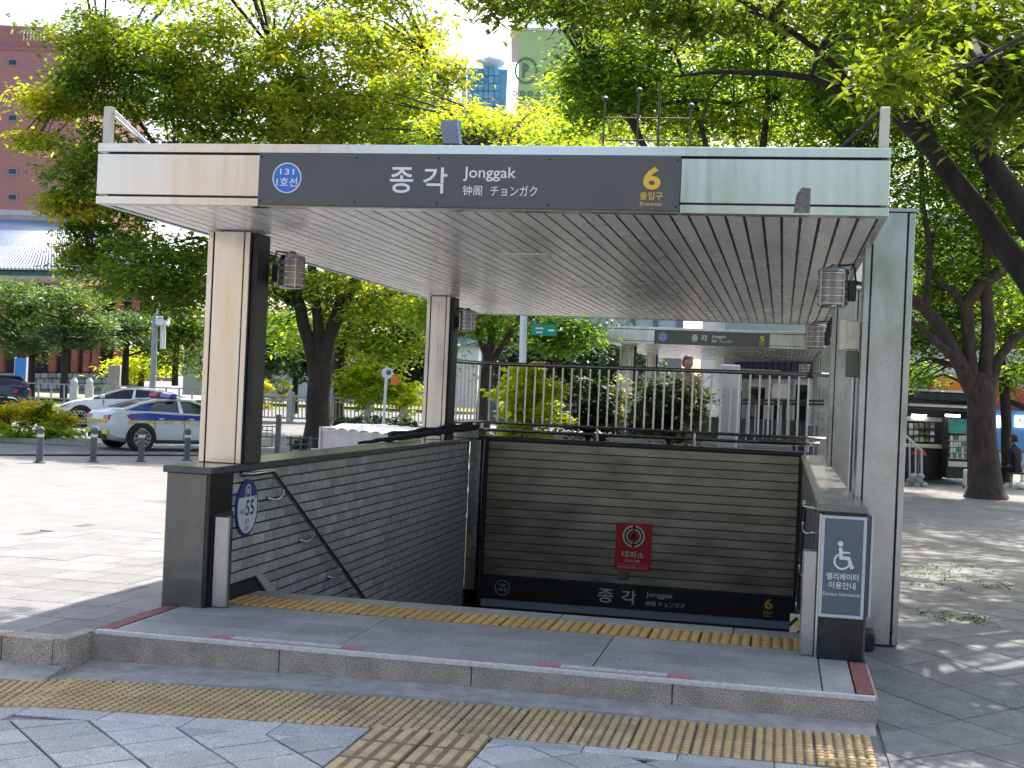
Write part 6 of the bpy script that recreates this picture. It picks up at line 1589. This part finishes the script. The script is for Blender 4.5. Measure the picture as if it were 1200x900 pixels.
def person(loc, rotz, label, pose, top, legs, hair, sc=1.0):
    t = thing('person', loc, label, 'person', None, rotz)
    seat = pose == 'sit'
    hz = 0.46 if seat else 0.88
    tz = lambda z: hz+z
    kx = [(-0.09, -0.40, 0.46), (0.09, -0.40, 0.46)] if seat else [(-0.085, -0.02, 0.46), (0.085, 0.02, 0.46)]
    fx = [(-0.09, -0.42, 0.07), (0.09, -0.38, 0.07)] if seat else [(-0.09, 0.03, 0.07), (0.09, 0.05, 0.07)]
    lean = -0.10 if seat else 0.0
    J = [((0, 0, hz), (0.145, 0.11)), ((0, lean*.4, tz(.22)), (0.125, 0.095)), ((0, lean, tz(.44)), (0.165, 0.10)), ((0, lean*1.1, tz(.54)), (0.06, 0.055)), ((0, lean*1.15, tz(.60)), (0.05, 0.05))]
    E = [(0, 1), (1, 2), (2, 3), (3, 4)]
    for s, k, f in ((-1, kx[0], fx[0]), (1, kx[1], fx[1])):
        n = len(J); J += [((s*0.085, 0, hz-.04), 0.088), (k, 0.058), (f, 0.040), ((f[0], f[1]-0.14, 0.03), 0.034)]; E += [(0, n), (n, n+1), (n+1, n+2), (n+2, n+3)]
        n = len(J)
        if seat: w_ = (s*0.15, -0.34, tz(.10)); e_ = (s*0.24, -0.08, tz(.18))
        else: w_ = (s*0.24, -0.05, tz(-.03)); e_ = (s*0.235, 0.02, tz(.20))
        J += [((s*0.185, lean, tz(.46)), 0.058), (e_, 0.042), (w_, 0.030)]; E += [(2, n), (n, n+1), (n+1, n+2)]
    skinned('body', J, E, top, t)
    for s in (-1, 1): hand((s*0.15, -0.34, tz(.10)) if seat else (s*0.24, -0.05, tz(-.035)), -1, -s, t)
    hc = Vector((0, lean*1.15-0.01, tz(.71)))
    m = MB(); n = 16; rings = []
    for i in range(11):
        a = -pi/2+pi*i/10; z = 0.115*sin(a); r = 0.085*cos(a)+0.002
        chin = 0.80 if a < -0.5 else 1.0
        ring = []
        for k in range(n):
            q = 2*pi*k/n; x, y = r*0.90*chin*cos(q), r*1.12*sin(q)
            if sin(q) < -0.9 and -0.45 < a < 0.05: y -= 0.016*(1-abs(a+.2)*1.6)
            ring.append((hc.x+x, hc.y+y, hc.z+z))
        rings.append(ring)
    m.loft(rings)
    for s in (-1, 1): m.lathe((hc.x+s*0.078, hc.y+0.01, hc.z-0.03), [(0.008, 0), (0.016, 0.02), (0.014, 0.045), (0.005, 0.055)], 8)
    m.build('head', 'skin', t, smooth=True, local=True)
    m = MB()
    for s in (-1, 1): m.lathe((hc.x+s*0.030, hc.y-0.086, hc.z-0.002), [(0.004, -0.005), (0.010, 0), (0.004, 0.006)], 8)
    tag(m.build('eyes', 'black', t, local=True), kind='stuff')
    m = MB(); m.box(hc.x-0.022, hc.x+0.022, hc.y-0.086, hc.y-0.078, hc.z-0.062, hc.z-0.054, c=0.003); m.build('mouth', 'faded_pink', t, local=True)
    m = MB(); rings = []
    for i in range(9):
        a = -0.55+(pi/2+0.55)*i/8; z = 0.128*sin(a); r = 0.098*cos(a)+0.001
        rings.append([(hc.x+r*0.92*cos(2*pi*k/n), hc.y+(r*1.12*sin(2*pi*k/n) if sin(2*pi*k/n) > -0.2 or a > 0.35 else -0.2*r)+0.008, hc.z+z+0.002) for k in range(n)])
    m.loft(rings); m.build('hair', hair, t, smooth=True, local=True)
    t.scale = (sc, sc, sc)
    return t
TE = tag(MB().box(2.2, 4.4, 12.06, 14.5, -0.1, 0.30).build('terrace', 'stone'), 'raised stone terrace behind the planter', kind='structure')
q = px(806, 425, 21.0)
hz_top = q.z+0.12
person((q.x, q.y-0.0, hz_top-1.71), YAW+0.35, 'person with reddish brown hair whose head shows above the guard railing', 'stand', 'cloth_tan', 'cloth_dark', 'hair_brown')
bs = tag(MB().box(q.x-0.5, q.x+0.5, q.y-0.4, q.y+0.5, -0.1, hz_top-1.71).build('stone_step', 'stone'), 'stone step behind the planter', kind='structure')
p = pxz(1191, 572, -0.1)
person((p.x, p.y, -0.1), YAW+pi+0.6, 'person in black clothing sitting at the right edge of the picture', 'sit', 'cloth_dark', 'cloth_dark', 'hair_black', 0.95)
ST = thing('low_stool', tuple(p), 'low dark stool under the person in black at the right edge', 'stool')
MB().box(p.x-0.16, p.x+0.16, p.y-0.16, p.y+0.16, 0.22, 0.26, c=0.01).build('seat', 'dark_metal', ST)
for sx in (-1, 1):
    for sy in (-1, 1): m = MB(); m.tube([(p.x+sx*.13, p.y+sy*.13, -0.1), (p.x+sx*.11, p.y+sy*.11, 0.22)], 0.014, 6); m.build('leg', 'pole_grey', ST)
BG = thing('white_bag', tuple(pxz(1193, 570, -0.1)), 'round white bag on the ground in front of the person in black', 'bag')
p = pxz(1193, 572, -0.1); m = MB(); m.lathe((p.x, p.y-0.35, -0.1), [(0.06, 0), (0.11, 0.04), (0.11, 0.10), (0.06, 0.15), (0.02, 0.16)], 12); m.build('body', 'white', BG, smooth=True)
m = MB(); m.tube([(p.x-.03, p.y-.35, .05), (p.x-.02, p.y-.35, .11), (p.x+.02, p.y-.35, .11), (p.x+.03, p.y-.35, .05)], 0.008, 6); m.build('handle', 'white', BG)

# ------------------------------------------------------------------ unseen street behind the camera, added for reflections in the steel
def reflected_block(name, label, x0, x1, y, h, mtn, floors, bays):
    t = thing(name, ((x0+x1)/2, y, -0.2), label, 'building', 'buildings across the street behind the camera')
    MB().box(x0, x1, y-10, y, -0.2, h).build('wall', mtn, t)
    MB().box(x0-0.2, x1+0.2, y-10, y+0.25, h+0.002, h+0.5).build('parapet', 'pale_clad', t)
    fh = (h-1)/floors; bw = (x1-x0)/bays
    wm = MB().box(-bw*0.34, bw*0.34, 0, 0.06, 0, fh*0.5).mesh('window', 'glass_dark')
    for i in range(floors):
        for j in range(bays): inst(wm, 'window', t, (x0+(j+0.5)*bw, y+0.005, 0.9+i*fh))
reflected_block('street_block', 'low grey block behind the camera furthest left', -46, -21, -41, 9, 'pale_clad', 3, 9)
reflected_block('street_block', 'narrow warm stone block across the street behind the camera', -20.2, -14.8, -40, 14, 'stone_warm', 5, 3)
reflected_block('street_block', 'low slate grey block across the street behind the camera', -14, 1, -44, 8, 'sign_slate', 3, 6)
reflected_block('street_block', 'sand coloured block at the right behind the camera', 12, 34, -38, 11, 'stone_pale', 4, 8)
for k, (x, y) in enumerate(((7.5, -22), (12.5, -24), (2.5, -27))):  # added trees that give the right fascia its green reflection
    tree('street_tree', ['green street tree behind the camera nearest the right', 'green street tree behind the camera furthest right', 'green street tree behind the camera furthest back'][k], 'tree', 'street trees behind the camera', (x, y, -0.2), [([Vector((x, y, -0.3)), Vector((x, y, 2.2)), Vector((x+.3, y, 5))], [0.22, 0.18, 0.08]), ([Vector((x, y, 2.2)), Vector((x-1.5, y, 4.5))], [0.1, 0.04])], [((x, y, 6.2), 2.8, 2.2, 3.0, 170, 0.5)], 'leaf_right', (0.26, 0.12), 26, 0.6, 200+k, twigs=10)
